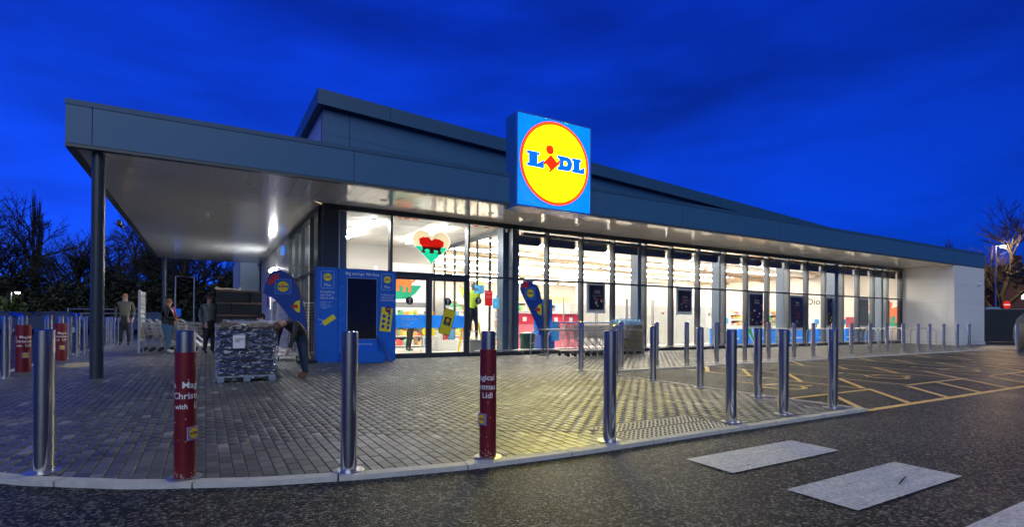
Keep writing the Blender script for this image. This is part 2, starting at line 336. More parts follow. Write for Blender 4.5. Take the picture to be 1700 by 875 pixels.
OUTER = [(4.74,-9.95),(2.9,-9.95),(1.5,-9.95),(.2,-9.95),(-.7,-9.90),(-1.5,-9.76),(-2.2,-9.56),(-2.9,-9.24),(-3.55,-8.78),(-4.2,-8.15),(-4.75,-7.4),(-5.2,-6.5),(-5.5,-5.5),(-5.68,-4.4),(-5.72,-3.2)]
def resample(P, step):
    P = [Vector((x, y, 0)) for x, y in P]; o = [P[0]]; acc = 0
    for a, b in zip(P, P[1:]):
        L = (b-a).length; t = step-acc
        while t <= L: o.append(a+(b-a)*(t/L)); t += step
        acc = L-(t-step)
    o.append(P[-1]); return o
apron = tag(thing('paving', None, None), kind='structure')
def kerbrun(P, step, w, up, parent, side=1):
    pts = resample(P, step/4)
    for i in range(0, len(pts)-1, 4):
        seg = pts[i:i+5]
        if len(seg) < 2: continue
        vs = []; n = len(seg)
        for k, p in enumerate(seg):
            d = (seg[min(k+1, n-1)]-seg[max(k-1, 0)]).normalized(); nn = Vector((-d.y, d.x, 0))*side
            g = .006 if k == 0 else (-.006 if k == n-1 else 0); p = p+d*g
            z = gz(p.y)
            vs += [(p.x, p.y, z+up), (p.x+nn.x*w, p.y+nn.y*w, z+up), (p.x+nn.x*w, p.y+nn.y*w, z-.09), (p.x, p.y, z-.09)]
        fs = [(0,3,2,1)] if side > 0 else [(0,1,2,3)]; b = 4*(n-1); fs += [(b, b+1, b+2, b+3)]
        for k in range(n-1):
            a = 4*k
            for q in range(4): fs.append((a+q, a+(q+1) % 4, a+4+(q+1) % 4, a+4+q))
        MB().add(vs, fs).build('kerb_stone', KERB, parent)
kerbrun(OUTER, .92, .10, .006, apron, -1)
kerbrun([(-5.72,-3.2),(-5.72,18.5)], 1.8, .10, .006, apron, -1)
kerbrun([(4.76,-9.95),(4.76,-4.72)], .92, .07, .005, apron, 1)
kerbrun([(4.80,-4.72),(32.4,-4.30)], 1.8, .10, .005, apron, 1)

def inpoly(x, y, P):
    c = False; j = len(P)-1
    for i in range(len(P)):
        if (P[i][1] > y) != (P[j][1] > y) and x < (P[j][0]-P[i][0])*(y-P[i][1])/(P[j][1]-P[i][1])+P[i][0]: c = not c
        j = i
    return c
def inset(P, d):
    o = []
    for i, p in enumerate(P):
        a = Vector(P[max(i-1, 0)]); b = Vector(P[min(i+1, len(P)-1)]); t = (b-a).normalized(); n = Vector((t.y, -t.x))
        o.append((p[0]+n.x*d, p[1]+n.y*d))
    return o
EDGE = inset(OUTER, .05)
APR = [(4.70, -10.02)]+inset(OUTER, -.08)[1:]+[(-5.67, 18.4), (-.06, 18.4), (-.06, .0), (4.70, .0)]
TACTR = (.90, 2.31, -9.80, -9.20)
BW, BL, BH = .0866, .1745, .05
INN = inset(OUTER, .092)
def ykerb(x):
    if x > 4.745: return -4.72+.0152*(x-4.8)+.092
    r = [a[1]+(b[1]-a[1])*(x-a[0])/(b[0]-a[0]) for a, b in zip(INN, INN[1:]) if a[0] != b[0] and min(a[0], b[0]) <= x+.043 <= max(a[0], b[0])+.001]
    return max(r) if r else -99
blocks = []
def fill(x0, x1, y0, y1, test):
    c = 0; x = x0
    while x < x1:
        y = y0+(BL/2 if int(round(x/BW)) % 2 else 0)
        while y < y1:
            if test(x, y) and not (TACTR[0] < x < TACTR[1] and y+BL/2 < TACTR[3]+.024):
                lo = max(y-BL/2, ykerb(x), -9.198 if TACTR[0] < x < TACTR[1] else -99)
                if y+BL/2-lo > .022: blocks.append((x, (lo+y+BL/2)/2, (y+BL/2-lo)/BL))
            y += BL
        x += BW
fill(-64*BW, 4.71, -9.98, 18.4, lambda x, y: inpoly(x, y, APR))
fill(55*BW, 32.3, -4.66+.0, .0, lambda x, y: -4.80+.0152*(x-4.8) < y < -.03)
CUT = .004
blocks.sort(key=lambda p: (p[0]-CAM.x)**2+(p[1]-CAM.y)**2)
def infront(p):
    if p[2] < .3: return False
    d = Vector((p[0], p[1], 0))-CAM; dz = d.dot(F_)
    return dz > .5 and abs(d.dot(R2)/dz) < .99 and (d.dot(U2)/dz)*-871+528 < 872
near = [p for p in blocks if infront(p)][:300]; nset = set(near)
rest = [p for p in blocks if p not in nset]
a, b, c = BW/2-.003, BL/2-.003, .004
bv = [(-a,-b,-.02),(a,-b,-.02),(a,b,-.02),(-a,b,-.02),(-a+c,-b+c,0),(a-c,-b+c,0),(a-c,b-c,0),(-a+c,b-c,0),(-a,-b,-.005),(a,-b,-.005),(a,b,-.005),(-a,b,-.005)]
bf = [(4,5,6,7),(8,9,5,4),(9,10,6,5),(10,11,7,6),(11,8,4,7),(0,1,9,8),(1,2,10,9),(2,3,11,10),(3,0,8,11)]
bm = MB().add(bv, bf).mesh('block', BLK)
for x, y, ls in near:
    o = bpy.data.objects.new('block', bm); COL.objects.link(o); o.parent = apron
    o.scale = (1, ls, 1); o.location = (x, y, gz(y)+random.uniform(-.0012, .0012)); o.rotation_euler = (random.gauss(0, .003), random.gauss(0, .003), 0)
V = np.array(bv, float); Fa = np.array([f for f in bf]); P = np.array(rest); n = len(P)
zz = np.array([gz(y) for x, y, l_ in rest])+np.random.uniform(-.0012, .0012, n)
AV = V[None, :, :]*np.stack([np.ones(n), P[:, 2], np.ones(n)], 1)[:, None, :]+np.stack([P[:, 0], P[:, 1], zz], 1)[:, None, :]
tilt = np.random.normal(0, .003, (n, 2)); AV[:, :, 2] += V[None, :, 0]*tilt[:, :1]+V[None, :, 1]*tilt[:, 1:]
AF = Fa[None]+(np.arange(n)*len(V))[:, None, None]
me = bpy.data.meshes.new('block_paving'); me.vertices.add(n*len(V)); me.vertices.foreach_set('co', AV.reshape(-1))
nf = n*len(Fa); me.loops.add(nf*4); me.loops.foreach_set('vertex_index', AF.reshape(-1).astype(np.int32))
me.polygons.add(nf); me.polygons.foreach_set('loop_start', np.arange(nf, dtype=np.int32)*4); me.polygons.foreach_set('loop_total', np.full(nf, 4, dtype=np.int32))
me.update(calc_edges=True); me.validate()
at = me.attributes.new('tone', 'FLOAT', 'FACE'); at.data.foreach_set('value', np.repeat(np.random.rand(n), len(Fa)).astype(np.float32))
me.materials.append(BLK); bo = bpy.data.objects.new('block_paving', me); COL.objects.link(bo); bo.parent = apron; tag(bo, kind='stuff')
# bedding under the joints
mb = MB()
bed = [-9.9+.5*i for i in range(20)]+[0]
for y0, y1 in zip(bed, bed[1:]):
    def xl(y):
        c = [p for p in zip(EDGE, EDGE[1:]) if min(p[0][1], p[1][1]) <= y <= max(p[0][1], p[1][1]) and p[0][0] < 0]
        if not c: return -5.67 if y > -3.5 else -.6
        (ax, ay), (bx, by) = c[-1]; return ax+(bx-ax)*((y-ay)/(by-ay) if by != ay else 0)
    mb.add([(xl(y0), y0, gz(y0)-.012), (4.70, y0, gz(y0)-.012), (4.70, y1, gz(y1)-.012), (xl(y1), y1, gz(y1)-.012)], [(0, 1, 2, 3)])
    if y0 >= -4.5: mb.add([(4.70, y0, gz(y0)-.012), (32.3, y0, gz(y0)-.012), (32.3, y1, gz(y1)-.012), (4.70, y1, gz(y1)-.012)], [(0, 1, 2, 3)])
mb.add([(-5.67, 0, -.012), (-.02, 0, -.012), (-.02, 18.4, -.012), (-5.67, 18.4, -.012)], [(0, 1, 2, 3)])
mb.build('bedding', SAND, apron)
# tactile slabs: 4 x 2 slabs with blister domes
for i in range(4):
    for j in range(2):
        x0 = TACTR[0]+i*.3525; y0 = -9.85+j*.325; z = gz(y0)
        m = MB().box((x0+.002, y0+.002, z-.03), (x0+.350, y0+.323, z+.002))
        for p in range(6):
            for q in range(6 if j == 0 else 5):
                cx, cy_ = x0+.03+p*.0583, y0+.03+q*.0583; r = .017
                vs = [(cx+r*math.cos(t*math.pi/3), cy_+r*math.sin(t*math.pi/3), z+.002) for t in range(6)]+[(cx+r*.6*math.cos(t*math.pi/3), cy_+r*.6*math.sin(t*math.pi/3), z+.009) for t in range(6)]
                m.add(vs, [(6, 7, 8, 9, 10, 11)]+[(t, (t+1) % 6, (t+1) % 6+6, t+6) for t in range(6)], 1)
        m.build('tactile_slab', [TACT, TDOME], apron)

# painted markings
def strip(mb, pts, w, lift=.006):
    pts = [Vector((x, y, 0)) for x, y in pts]
    for a, b in zip(pts, pts[1:]):
        n = max(1, int((b-a).length/.4)); d = (b-a).normalized(); s = Vector((-d.y, d.x, 0))*w/2; e = d*w*.0
        for k in range(n):
            p = a-e+(b-a+e*2)*(k/n); q = a-e+(b-a+e*2)*((k+1)/n)
            mb.add([(v.x, v.y, gz(v.y)-.03+lift) for v in (p-s, q-s, q+s, p+s)], [(0, 1, 2, 3)])
mk = tag(thing('road_markings', None, None), kind='structure')
for x0, x1, y0, y1 in ((.88, 2.30, -10.91, -10.47), (.86, 2.29, -11.77, -11.33), (.86, 2.29, -12.66, -12.19)):
    m = MB(); strip(m, [(x0, (y0+y1)/2), (x1, (y0+y1)/2)], y1-y0); m.build('crossing_stripe', WHITEP, mk)
bays = [(4.95, 7.20), (8.50, 10.85), (12.05, 14.35), (15.55, 17.9), (19.2, 21.5), (22.7, 25.0)]
w = .09
m = MB(); strip(m, [(4.78, -9.93), (26, -9.86)], .10); m.build('bay_edge_line', YELP, mk)
for i, (a, b) in enumerate(bays):
    m = MB(); L0 = .004*i
    strip(m, [(b, -4.45), (b, -8.80)], .07); m.build('bay_line', YELP, mk)
    if i: m = MB(); strip(m, [(a, -4.45), (a, -8.80)], .07); m.build('bay_line', YELP, mk)
    m = MB(); strip(m, [(4.83 if i == 0 else a-.03, -8.84), (b+.03, -8.84)], .08, .008); m.build('bay_line', YELP, mk)
    # hatching between the bays
    x1 = bays[i+1][0] if i+1 < len(bays) else b+1.2
    for y in (-4.45, -5.5, -6.58, -7.65):
        m = MB(); strip(m, [(x1-.04, y), (b+.04, y-1.05)], .085, .0085); m.build('hatch_line', YELP, mk)
x = 5.90
while x < 25:
    m = MB(); strip(m, [(x, -8.90), (x-1.14, -9.93)], .085, .0092); m.build('hatch_line', YELP, mk); x += 1.19
for cx in (6.15, 9.75, 13.2, 16.8):
    m = MB(); cyy = -7.92
    arc = [(cx+.36*math.cos(R(t)), cyy+.36*math.sin(R(t))) for t in range(110, 345, 15)]
    strip(m, arc, .085, .0075)
    strip(m, [(cx-.05, -7.18), (cx-.02, -7.62), (cx+.33, -7.66), (cx+.50, -8.10), (cx+.66, -8.04)], .09, .0085)
    hd = [(cx-.06+.09*math.cos(R(t)), -7.02+.09*math.sin(R(t))) for t in range(0, 360, 30)]
    m.add([(x, y, gz(y)-.0225) for x, y in hd], [tuple(range(12))]); m.build('wheelchair_symbol', YELP, mk)

# ------------------------------------------------------------------ lettering and logo
def txt(s, h, O, A, B, mat, parent, align='LEFT', t=.002, name='lettering', bend=None, bold=0.0):
    cu = bpy.data.curves.new('t', 'FONT'); cu.body = s; cu.size = 1; cu.align_x = align; cu.extrude = 0; cu.space_line = .95; cu.offset = bold; cu.resolution_u = 2
    ob = bpy.data.objects.new('t', cu); COL.objects.link(ob); bpy.context.view_layer.update()
    me = bpy.data.meshes.new_from_object(ob); bpy.data.objects.remove(ob); bpy.data.curves.remove(cu)
    O = Vector(O); A = Vector(A).normalized(); B = Vector(B).normalized(); Nn = A.cross(B)
    k = h/.72; og = ORG.get(parent.name, Vector((0, 0, 0)))
    for v in me.vertices:
        x, y = v.co.x*k, v.co.y*k
        if bend:
            c, r, a0 = bend; th = a0+x/r; v.co = Vector((c[0]+r*math.cos(th), c[1]+r*math.sin(th), c[2]+y))-og
        else: v.co = O+A*x+B*y+Nn*t-og
    me.materials.clear(); me.materials.append(mat)
    o = bpy.data.objects.new(name, me); COL.objects.link(o); o.parent = parent; ORG[o.name] = og; return o
LG = {'L1':[(.131,.594),(.281,.594),(.280,.573),(.256,.573),(.256,.463),(.343,.515),(.342,.439),(.134,.439),(.133,.462),(.159,.462),(.158,.573),(.131,.573)],
 'i':[(.440,.592),(.520,.518),(.557,.549),(.558,.524),(.426,.400),(.414,.409),(.437,.432),(.376,.495),(.348,.478),(.346,.498)],
 'Da':[(.532,.602),(.610,.602),(.610,.562),(.610,.499),(.610,.452),(.535,.452),(.536,.475),(.558,.475),(.557,.580),(.532,.580)],
 'Db':[(.610,.602),(.666,.602),(.705,.588),(.726,.556),(.730,.525),(.718,.484),(.690,.456),(.667,.452),(.610,.452),(.610,.499),(.650,.499),(.670,.515),(.670,.538),(.654,.561),(.610,.562)],
 'L2':[(.737,.602),(.855,.602),(.853,.580),(.835,.580),(.836,.476),(.905,.515),(.901,.452),(.739,.452),(.738,.475),(.759,.475),(.758,.580),(.738,.580)]}
def fat(P, d):
    n = len(P); ar = sum(P[i][0]*P[(i+1) % n][1]-P[(i+1) % n][0]*P[i][1] for i in range(n)); sg_ = 1 if ar > 0 else -1; o = []
    for i in range(n):
        a, b, c = Vector(P[i-1]), Vector(P[i]), Vector(P[(i+1) % n]); e1 = (b-a).normalized(); e2 = (c-b).normalized()
        n1 = Vector((e1.y, -e1.x)); n2 = Vector((e2.y, -e2.x)); m_ = n1+n2; k = d*sg_*2/max(m_.length_squared, .5); o.append((b.x+m_.x*k, b.y+m_.y*k))
    return o
def circ(cx, cy, r, n=40, ry=None): return [(cx+r*math.cos(2*math.pi*k/n), cy+(ry or r)*math.sin(2*math.pi*k/n)) for k in range(n)]
def logo(O, A, B, s, parent, square=None, mats=None, disc=True, t0=0, n=40, name='logo', bold=.006):
    """O lower-left corner, A right, B up, s side; mats = (square, ring, disc, blue, red)"""
    A = Vector(A).normalized(); B = Vector(B).normalized(); O = Vector(O); Nn = A.cross(B)
    q, ring, dc, bl, rd = mats
    st = max(.0012, s*.0015)
    mm = MB(); k = 0
    L = [q, ring, dc, bl, rd]
    def lay(poly, m, lift): mm.prism([(x*s, y*s) for x, y in poly], O+Nn*(t0+lift*st), A, B, st, m)
    if square: lay([(0, 0), (1, 0), (1, 1), (0, 1)], 0, 0)
    lay(circ(.505, .508, .466, n), 1, 1); lay(circ(.505, .508, .430, n), 2, 2)
    lay(fat(LG['L1'], bold), 3, 3); lay(fat(LG['Da'], bold*.9), 3, 3); lay(fat(LG['Db'], bold*.8), 3, 3.3); lay(fat(LG['L2'], bold), 3, 3)
    lay(fat(LG['i'], bold*.8), 4, 4.5); lay(circ(.425, .652, .048+bold, 16), 4, 4.5)
    return mm.build(name, L, parent)

# ------------------------------------------------------------------ the shop
shop = thing('supermarket_building', 'long single-storey glass-fronted supermarket with grey fascia and lit yellow and blue square sign', 'building')
ZS, ZF, YF, XL, YR = 3.87, 4.66, -2.22, -4.52, 16.1
XE = 32.40
# fascia panels (front), joints recessed
fx = [-4.52, -4.16, .21, 5.14, 10.1, 14.99, 19.18, 24.0, 28.95, XE]
for a, b in zip(fx, fx[1:]):
    box((a+.006, YF, ZS+.06), (b-.006, YF+.12, ZF-.09), 'fascia_panel', CLAD, shop)
box((XL-.0, YF-.012, ZF-.088), (XE+.01, YF+.30, ZF), 'coping', CLADU, shop)
box((XL+.003, YF-.004, ZS-.0), (XE-.003, YF+.14, ZS+.052), 'fascia_trim', TRIM, shop)
box((XL+.01, YF+.03, ZS+.053), (XE-.01, YF+.11, ZF-.1), 'fascia_backing', TRIM, shop)
for y0, y1 in ((YF+.13, 2), (2, 7), (7, 12), (12, YR)):
    box((XL, y0+.006, ZS+.06), (XL+.12, y1-.006, ZF-.09), 'fascia_panel', CLAD, shop)
box((XL-.012, YF+.303, ZF-.088), (XL+.30, YR, ZF), 'coping', CLADU, shop)
box((XL-.004, YF+.143, ZS), (XL+.14, YR, ZS+.052), 'fascia_trim', TRIM, shop)
box((XL+.303, YR-.12, ZS+.0), (0, YR, ZF), 'fascia_panel', CLAD, shop)
# canopy deck above the soffit
box((XL+.14, YF+.14, ZS+.062), (-.02, YR-.13, ZS+.40), 'canopy_deck', TRIM, shop)
box((-.01, YF+.145, ZS+.062), (XE-.02, -.02, ZS+.40), 'canopy_deck', TRIM, shop)
# soffit planks: across the front strip, mitred at the corner, lengthwise under the side canopy
PW = .292
x = XL+.15
while x < XE-3.5:
    xb = min(x+PW, 28.93)
    ya, yb = YF+.142, -.0
    if x < 0:
        t0 = YF+(x-XL)*(2.22/4.52); t1 = YF+(min(xb, 0)-XL)*(2.22/4.52)
    else: t0 = t1 = 0
    z = ZS+random.uniform(0, .0015)
    mb = MB(); vs = [(x+.002, ya, z), (xb-.002, ya, z), (xb-.002, max(t1-.004, ya+.01), z), (x+.002, max(t0-.004, ya+.01), z)]
    mb.add(vs+[(a, b, c+.03) for a, b, c in vs], [(3, 2, 1, 0), (4, 5, 6, 7), (0, 1, 5, 4), (1, 2, 6, 5), (2, 3, 7, 6), (3, 0, 4, 7)])
    mb.build('soffit_plank', SOFF, shop); x += PW
    if xb >= 28.92: break
y = YF+.05
while y < YR-.13:
    yb = min(y+PW, YR-.13)
    def xm(yy): return XL+(yy-YF)/2.22*4.52 if yy < 0 else -.0
    z = ZS+random.uniform(0, .0015); x0 = XL+.145
    mb = MB(); vs = [(x0, max(y, YF+.15)+.002, z), (max(xm(y), x0+.01), max(y, YF+.15)+.002, z), (max(xm(yb), x0+.01), yb-.002, z), (x0, yb-.002, z)]
    if vs[2][1] > vs[1][1]+.02:
        mb.add(vs+[(a, b, c+.03) for a, b, c in vs], [(3, 2, 1, 0), (4, 5, 6, 7), (0, 1, 5, 4), (1, 2, 6, 5), (2, 3, 7, 6), (3, 0, 4, 7)])
        mb.build('soffit_plank', SOFF, shop)
    y += PW
# recessed downlights and the camera dome under the canopy
dl = MB().lathe([(.085, 0), (.092, -.008), (.070, -.010), (.062, .0)], (0, 0, 0), 20)
dlm = dl.mesh('downlight', GALV); dcm = MB().lathe([(.061, 0), (.05, -.004), (.001, -.004)], (0, 0, 0), 16).mesh('downlight_lens', MID)
for x, y in [(-1.72,-1.13),(-2,1.37),(-1.98,4.16),(-1.95,6.89),(-1.94,9.47),(-1.92,11.92),(-1.92,14.3),(1.17,-1.11),(4.06,-1.12),(6.98,-1.06),(9.88,-1.06),(12.74,-1.09),(15.53,-1.11),(18.5,-1.08),(21.43,-1.05),(24.3,-1.05),(27.2,-1.05)]:
    o = bpy.data.objects.new('downlight', dlm); COL.objects.link(o); o.parent = shop; o.location = (x, y, ZS-.001)
    o2 = bpy.data.objects.new('lens', dcm); COL.objects.link(o2); o2.parent = o
MB().lathe([(.05, 0), (.055, -.05), (.04, -.10), (.015, -.12)], (-2.46, 2.89, ZS)).build('sensor', WHITE, shop, smooth=True)
# columns
for x, y in ((-4.10, -1.98), (-4.10, 15.3)):
    MB().lathe([(.098, gz(y)-.02), (.098, ZS+.03)], (x, y, 0), 32).build('column', FRAME, shop, smooth=True)
# outdoor emergency light box on the canopy edge
box((-4.60, 4.4, 3.60), (-4.52, 5.1, 3.72), 'gutter_outlet', DARK, shop)

# glazing frames front
MX = [1.71, 3.94, 5.39, 6.65, 7.98, 9.31, 10.74, 12.04, 13.45, 14.93, 16.26, 17.64, 19.04, 20.41, 21.79, 23.26, 24.64, 26.04, 27.39, 28.82]
ZT, ZB, ZH = 2.27, .10, 3.74
box((0, -.05, ZH), (28.92, .10, ZS-.002), 'window_head', FRAME, shop)
box((0, -.05, -.02), (1.70, .10, ZB), 'window_sill', FRAME, shop); box((3.95, -.05, -.02), (28.92, .10, ZB), 'window_sill', FRAME, shop)
box((0, -.055, ZB+.002), (.36, .30, ZH-.002), 'corner_cladding', FRAME, shop)
for i, x in enumerate(MX):
    if x == 1.71 or x == 3.94: z0 = -.02
    else: z0 = ZB+.001
    o = box((x-.028, -.06, z0), (x+.028, .02, ZH-.001), 'mullion', FRAME, shop)
    box((x-.025, .021, z0), (x+.025, .17, ZH-.001), 'mullion_fin', FIN, o)
box((.375, -.05, ZB+.001), (.395, .06, ZH-.001), 'mullion', WHITE, shop)
xs = [.40]+MX
for a, b in zip(xs, xs[1:]):
    a2, b2 = a+.029, b-.029
    if a == 1.71: tr = box((a2, -.05, ZT-.10), (b2, .08, ZT+.02), 'transom', FRAME, shop)
    else: tr = box((a2, -.045, ZT-.026), (b2, .09, ZT+.026), 'transom', FRAME, shop)
    box((a2, -.006, ZT+.03), (b2, .006, ZH), 'window_pane', GLASS, shop)
    if a != 1.71: box((a2, -.006, ZB), (b2, .006, ZT-.03), 'window_pane', GLASS, shop)
# doors
for x0, x1 in ((1.745, 2.77), (2.78, 3.905)):
    d = MB(); f = .065
    d.box((x0, -.045, .0), (x0+f, .02, 2.165)); d.box((x1-f-.02, -.045, .0), (x1, .02, 2.165))
    d.box((x0+f+.001, -.044, 0), (x1-f-.021, .019, .13)); d.box((x0+f+.001, -.044, 2.09), (x1-f-.021, .019, 2.165))
    d = d.build('door', FRAME, shop)
    box((x0+f, -.016, .131), (x1-f-.02, -.006, 2.089), 'door_pane', GLASS, d)
    MB().sheet([(x0+f+.002, .80), (x1-f-.022, .80), (x1-f-.022, 1.15), (x0+f+.002, 1.15)], (0, -.0195, 0), (1, 0, 0), (0, 0, 1)).build('vinyl_band', TBLUE, d)
    cx = 2.22 if x0 < 2 else 3.32
    MB().prism(circ(cx, 1.53, .105), (0, -.018, 0), (1, 0, 0), (0, 0, 1), .004).build('arrow_disc', DARK, d)
    MB().prism([(cx-.015, 1.46), (cx+.015, 1.46), (cx+.015, 1.55), (cx+.05, 1.55), (cx, 1.61), (cx-.05, 1.55), (cx-.015, 1.55)], (0, -.0235, 0), (1, 0, 0), (0, 0, 1), .004).build('arrow', WHITE, d)
    if x0 < 2:
        txt('Welcome', .085, (1.99, -.023, 1.01), (1, 0, 0), (0, 0, 1), WHITE, d); txt('to your new\nLidl store', .045, (1.99, -.023, .92), (1, 0, 0), (0, 0, 1), WHITE, d)
    else:
        O = Vector((3.30, -.026, .97)); th = R(-16); A = Vector((math.cos(th), 0, math.sin(th))); B = Vector((-math.sin(th), 0, math.cos(th)))
        ph = MB().prism([(-.17, -.36), (.17, -.36), (.17, .36), (-.17, .36)], O, A, B, .006).build('phone_cutout', DARK, d)
        MB().prism([(-.155, -.34), (.155, -.34), (.155, .34), (-.155, .34)], O+Vector((0, -.007, 0)), A, B, .004).build('phone_screen', YEL, ph)
        MB().prism([(-.1, -.10), (.1, -.10), (.1, .13), (-.1, .13)], O+Vector((0, -.012, 0)), A, B, .003).build('app_tile', DARK, ph)
        logo(O+Vector((0, -.016, 0))-A*.06-B*.02, A, B, .12, ph, False, (BLUE, RED, YEL, NAVY, RED), n=20); txt('Plus', .04, O+Vector((0, -.018, 0))-B*.075, A, B, WHITE, ph, 'CENTER')
box((1.75, -.10, -.02), (3.90, .12, -.001), 'threshold', GALV, shop)
# stickers on the pane right of the doors
def card(x0, x1, z0, z1, m, parent, y=-.012, name='sticker', t=.004): return MB().sheet([(x0, z0), (x1, z0), (x1, z1), (x0, z1)], (0, y-t, 0), (1, 0, 0), (0, 0, 1)).build(name, m, parent)
s = card(4.13, 4.45, 1.79, 2.02, TLB, shop); card(4.28, 4.44, 1.80, 2.01, TWH, s, -.017, 'sticker_panel'); 
MB().prism(circ(4.205, 1.90, .05, 20), (0, -.0165, 0), (1, 0, 0), (0, 0, 1), .003).build('clock_mark', WHITE, s)
s = card(4.47, 4.72, 1.44, 1.88, TDR, shop, name='poster'); txt('Magical', .05, (4.595, -.018, 1.80), (1, 0, 0), (0, 0, 1), WHITE, s, 'CENTER'); txt('Opening hours\nMonday 8 - 8\nSunday 10 - 4', .022, (4.595, -.018, 1.72), (1, 0, 0), (0, 0, 1), WHITE, s, 'CENTER')
s = card(4.73, 4.93, 1.37, 1.66, TLB, shop); txt('i', .15, (4.83, -.018, 1.45), (1, 0, 0), (0, 0, 1), WHITE, s, 'CENTER')
s = MB().prism(circ(4.27, 1.58, .10, 24), (0, -.011, 0), (1, 0, 0), (0, 0, 1), .004).build('arrow_disc', DARK, shop)
MB().prism([(4.255, 1.52), (4.285, 1.52), (4.285, 1.6), (4.32, 1.6), (4.27, 1.66), (4.22, 1.6), (4.255, 1.6)], (0, -.0165, 0), (1, 0, 0), (0, 0, 1), .003).build('arrow', WHITE, s)
# heart with two dragons
def heart(cx, cz, w, h, n=240):
    o = []
    for k in range(n):
        t = 2*math.pi*k/n; o.append((cx+w/2*math.sin(t)**3, cz+h/29*(13*math.cos(t)-5*math.cos(2*t)-2*math.cos(3*t)-math.cos(4*t))+h*.09))
    return o
DRG = [(-.46,-.40),(-.30,-.40),(-.24,-.30),(-.26,-.14),(-.08,-.10),(-.02,-.30),(-.10,-.42),(.08,-.42),(.12,-.16),(.24,-.14),(.26,-.34),(.20,-.44),(.38,-.44),(.40,-.10),(.46,.06),(.60,.10),(.66,.28),(.56,.34),(.54,.20),(.40,.16),(.30,.24),(.12,.18),(.16,.42),(.02,.50),(-.06,.42),(-.16,.50),(-.22,.38),(-.34,.42),(-.36,.28),(-.48,.36),(-.56,.50),(-.58,.34),(-.70,.30),(-.60,.22),(-.68,.12),(-.52,.14),(-.42,.06),(-.40,-.10),(-.52,-.16),(-.40,-.24)]
hp = heart(2.83, 2.97, 1.06, .92)
XZ = ((1, 0, 0), (0, 0, 1))
h0 = MB().sheet(hp, (0, -.014, 0), *XZ); lo_ = [(x, min(z, 3.01)) for x, z in hp if z < 3.06]; up_ = [(x, max(z, 3.01)) for x, z in hp if z > 2.96]
rim = [(2.83+(x-2.83)*1.045, 2.97+(z-2.97)*1.045) for x, z in hp]; n_ = len(hp)
h0 = MB().add([(x, -.014, z) for x, z in hp+rim], [(k, (k+1) % n_, (k+1) % n_+n_, k+n_) for k in range(n_)]).build('heart_rim', TWH, shop)
MB().sheet(up_, (0, -.014, 0), *XZ).build('heart_field', TCREAM, h0); MB().sheet(lo_, (0, -.0145, 0), *XZ).build('heart_base', TGREEN, h0)
DP = [(290,330),(300,290),(322,302),(345,275),(395,285),(440,270),(472,300),(500,330),(532,305),(570,285),(605,300),(640,296),(668,318),(705,322),(712,370),(700,425),(662,442),(655,500),(672,530),(668,556),(600,556),(606,530),(622,505),(585,492),(545,482),(540,520),(548,548),(465,548),(470,520),(462,482),(425,472),(385,492),(376,520),(402,530),(402,546),(330,546),(334,520),(352,500),(344,432),(302,405)]
MB().sheet([(2.83+(x-500)/629*1.06, 3.45-(z-160)/585*.93) for x, z in reversed(DP)], (0, -.018, 0), *XZ).build('dragon_pair', TRED, h0)
# tensioned red vinyl dashes along the head
for x in (1.85, 2.05, 2.3, 4.1, 4.45, 4.75): MB().sheet([(x, ZH-.04), (x+.14, ZH-.04), (x+.14, ZH-.015), (x, ZH-.015)], (0, -.012, 0), (1, 0, 0), (0, 0, 1)).build('head_sticker', TRED, shop)
# side glazing
box((-.05, .31, ZH), (.10, 5.70, ZS-.002), 'window_head', FRAME, shop); box((-.05, .31, -.02), (.10, 5.70, ZB), 'window_sill', FRAME, shop)
SY = [.34, 1.5, 3.0, 4.2, 5.62]
for y in SY: 
    o = box((-.06, y-.028, ZB+.001), (.02, y+.028, ZH-.001), 'mullion', FRAME, shop); box((.021, y-.025, ZB+.001), (.15, y+.025, ZH-.001), 'mullion_fin', FIN, o)
for a, b in zip(SY, SY[1:]):
    box((-.045, a+.029, ZT-.026), (.09, b-.029, ZT+.026), 'transom', FRAME, shop)
    box((-.006, a+.029, ZT+.03), (.006, b-.029, ZH), 'window_pane', GLASS, shop); box((-.006, a+.029, ZB), (.006, b-.029, ZT-.03), 'window_pane', GLASS, shop)
s = MB().prism([(1.9, 2.35), (2.9, 2.35), (2.9, 3.3), (2.6, 3.55), (2.2, 3.5), (1.9, 3.2)], (-.008, 0, 0), (0, -1, 0), (0, 0, 1), .003)
# side wall beyond
for y0, y1 in ((5.70, 9.2), (9.2, 12.7), (12.7, 16.1)):
    for z0, z1 in ((-.02, 1.3), (1.3, 2.6), (2.6, ZS-.003)): box((-.03, y0+.004, z0+.004), (.06, y1-.004, z1-.004), 'wall_panel', WALLP, shop)
box((-.0, 5.71, -.02), (.055, 16.1, ZS-.005), 'side_wall', FRAME, shop)
box((-.85, 18.6, -.02), (.1, 27, 4.6), 'rear_block', M('pale_render', (.35, .42, .5), .6), shop)
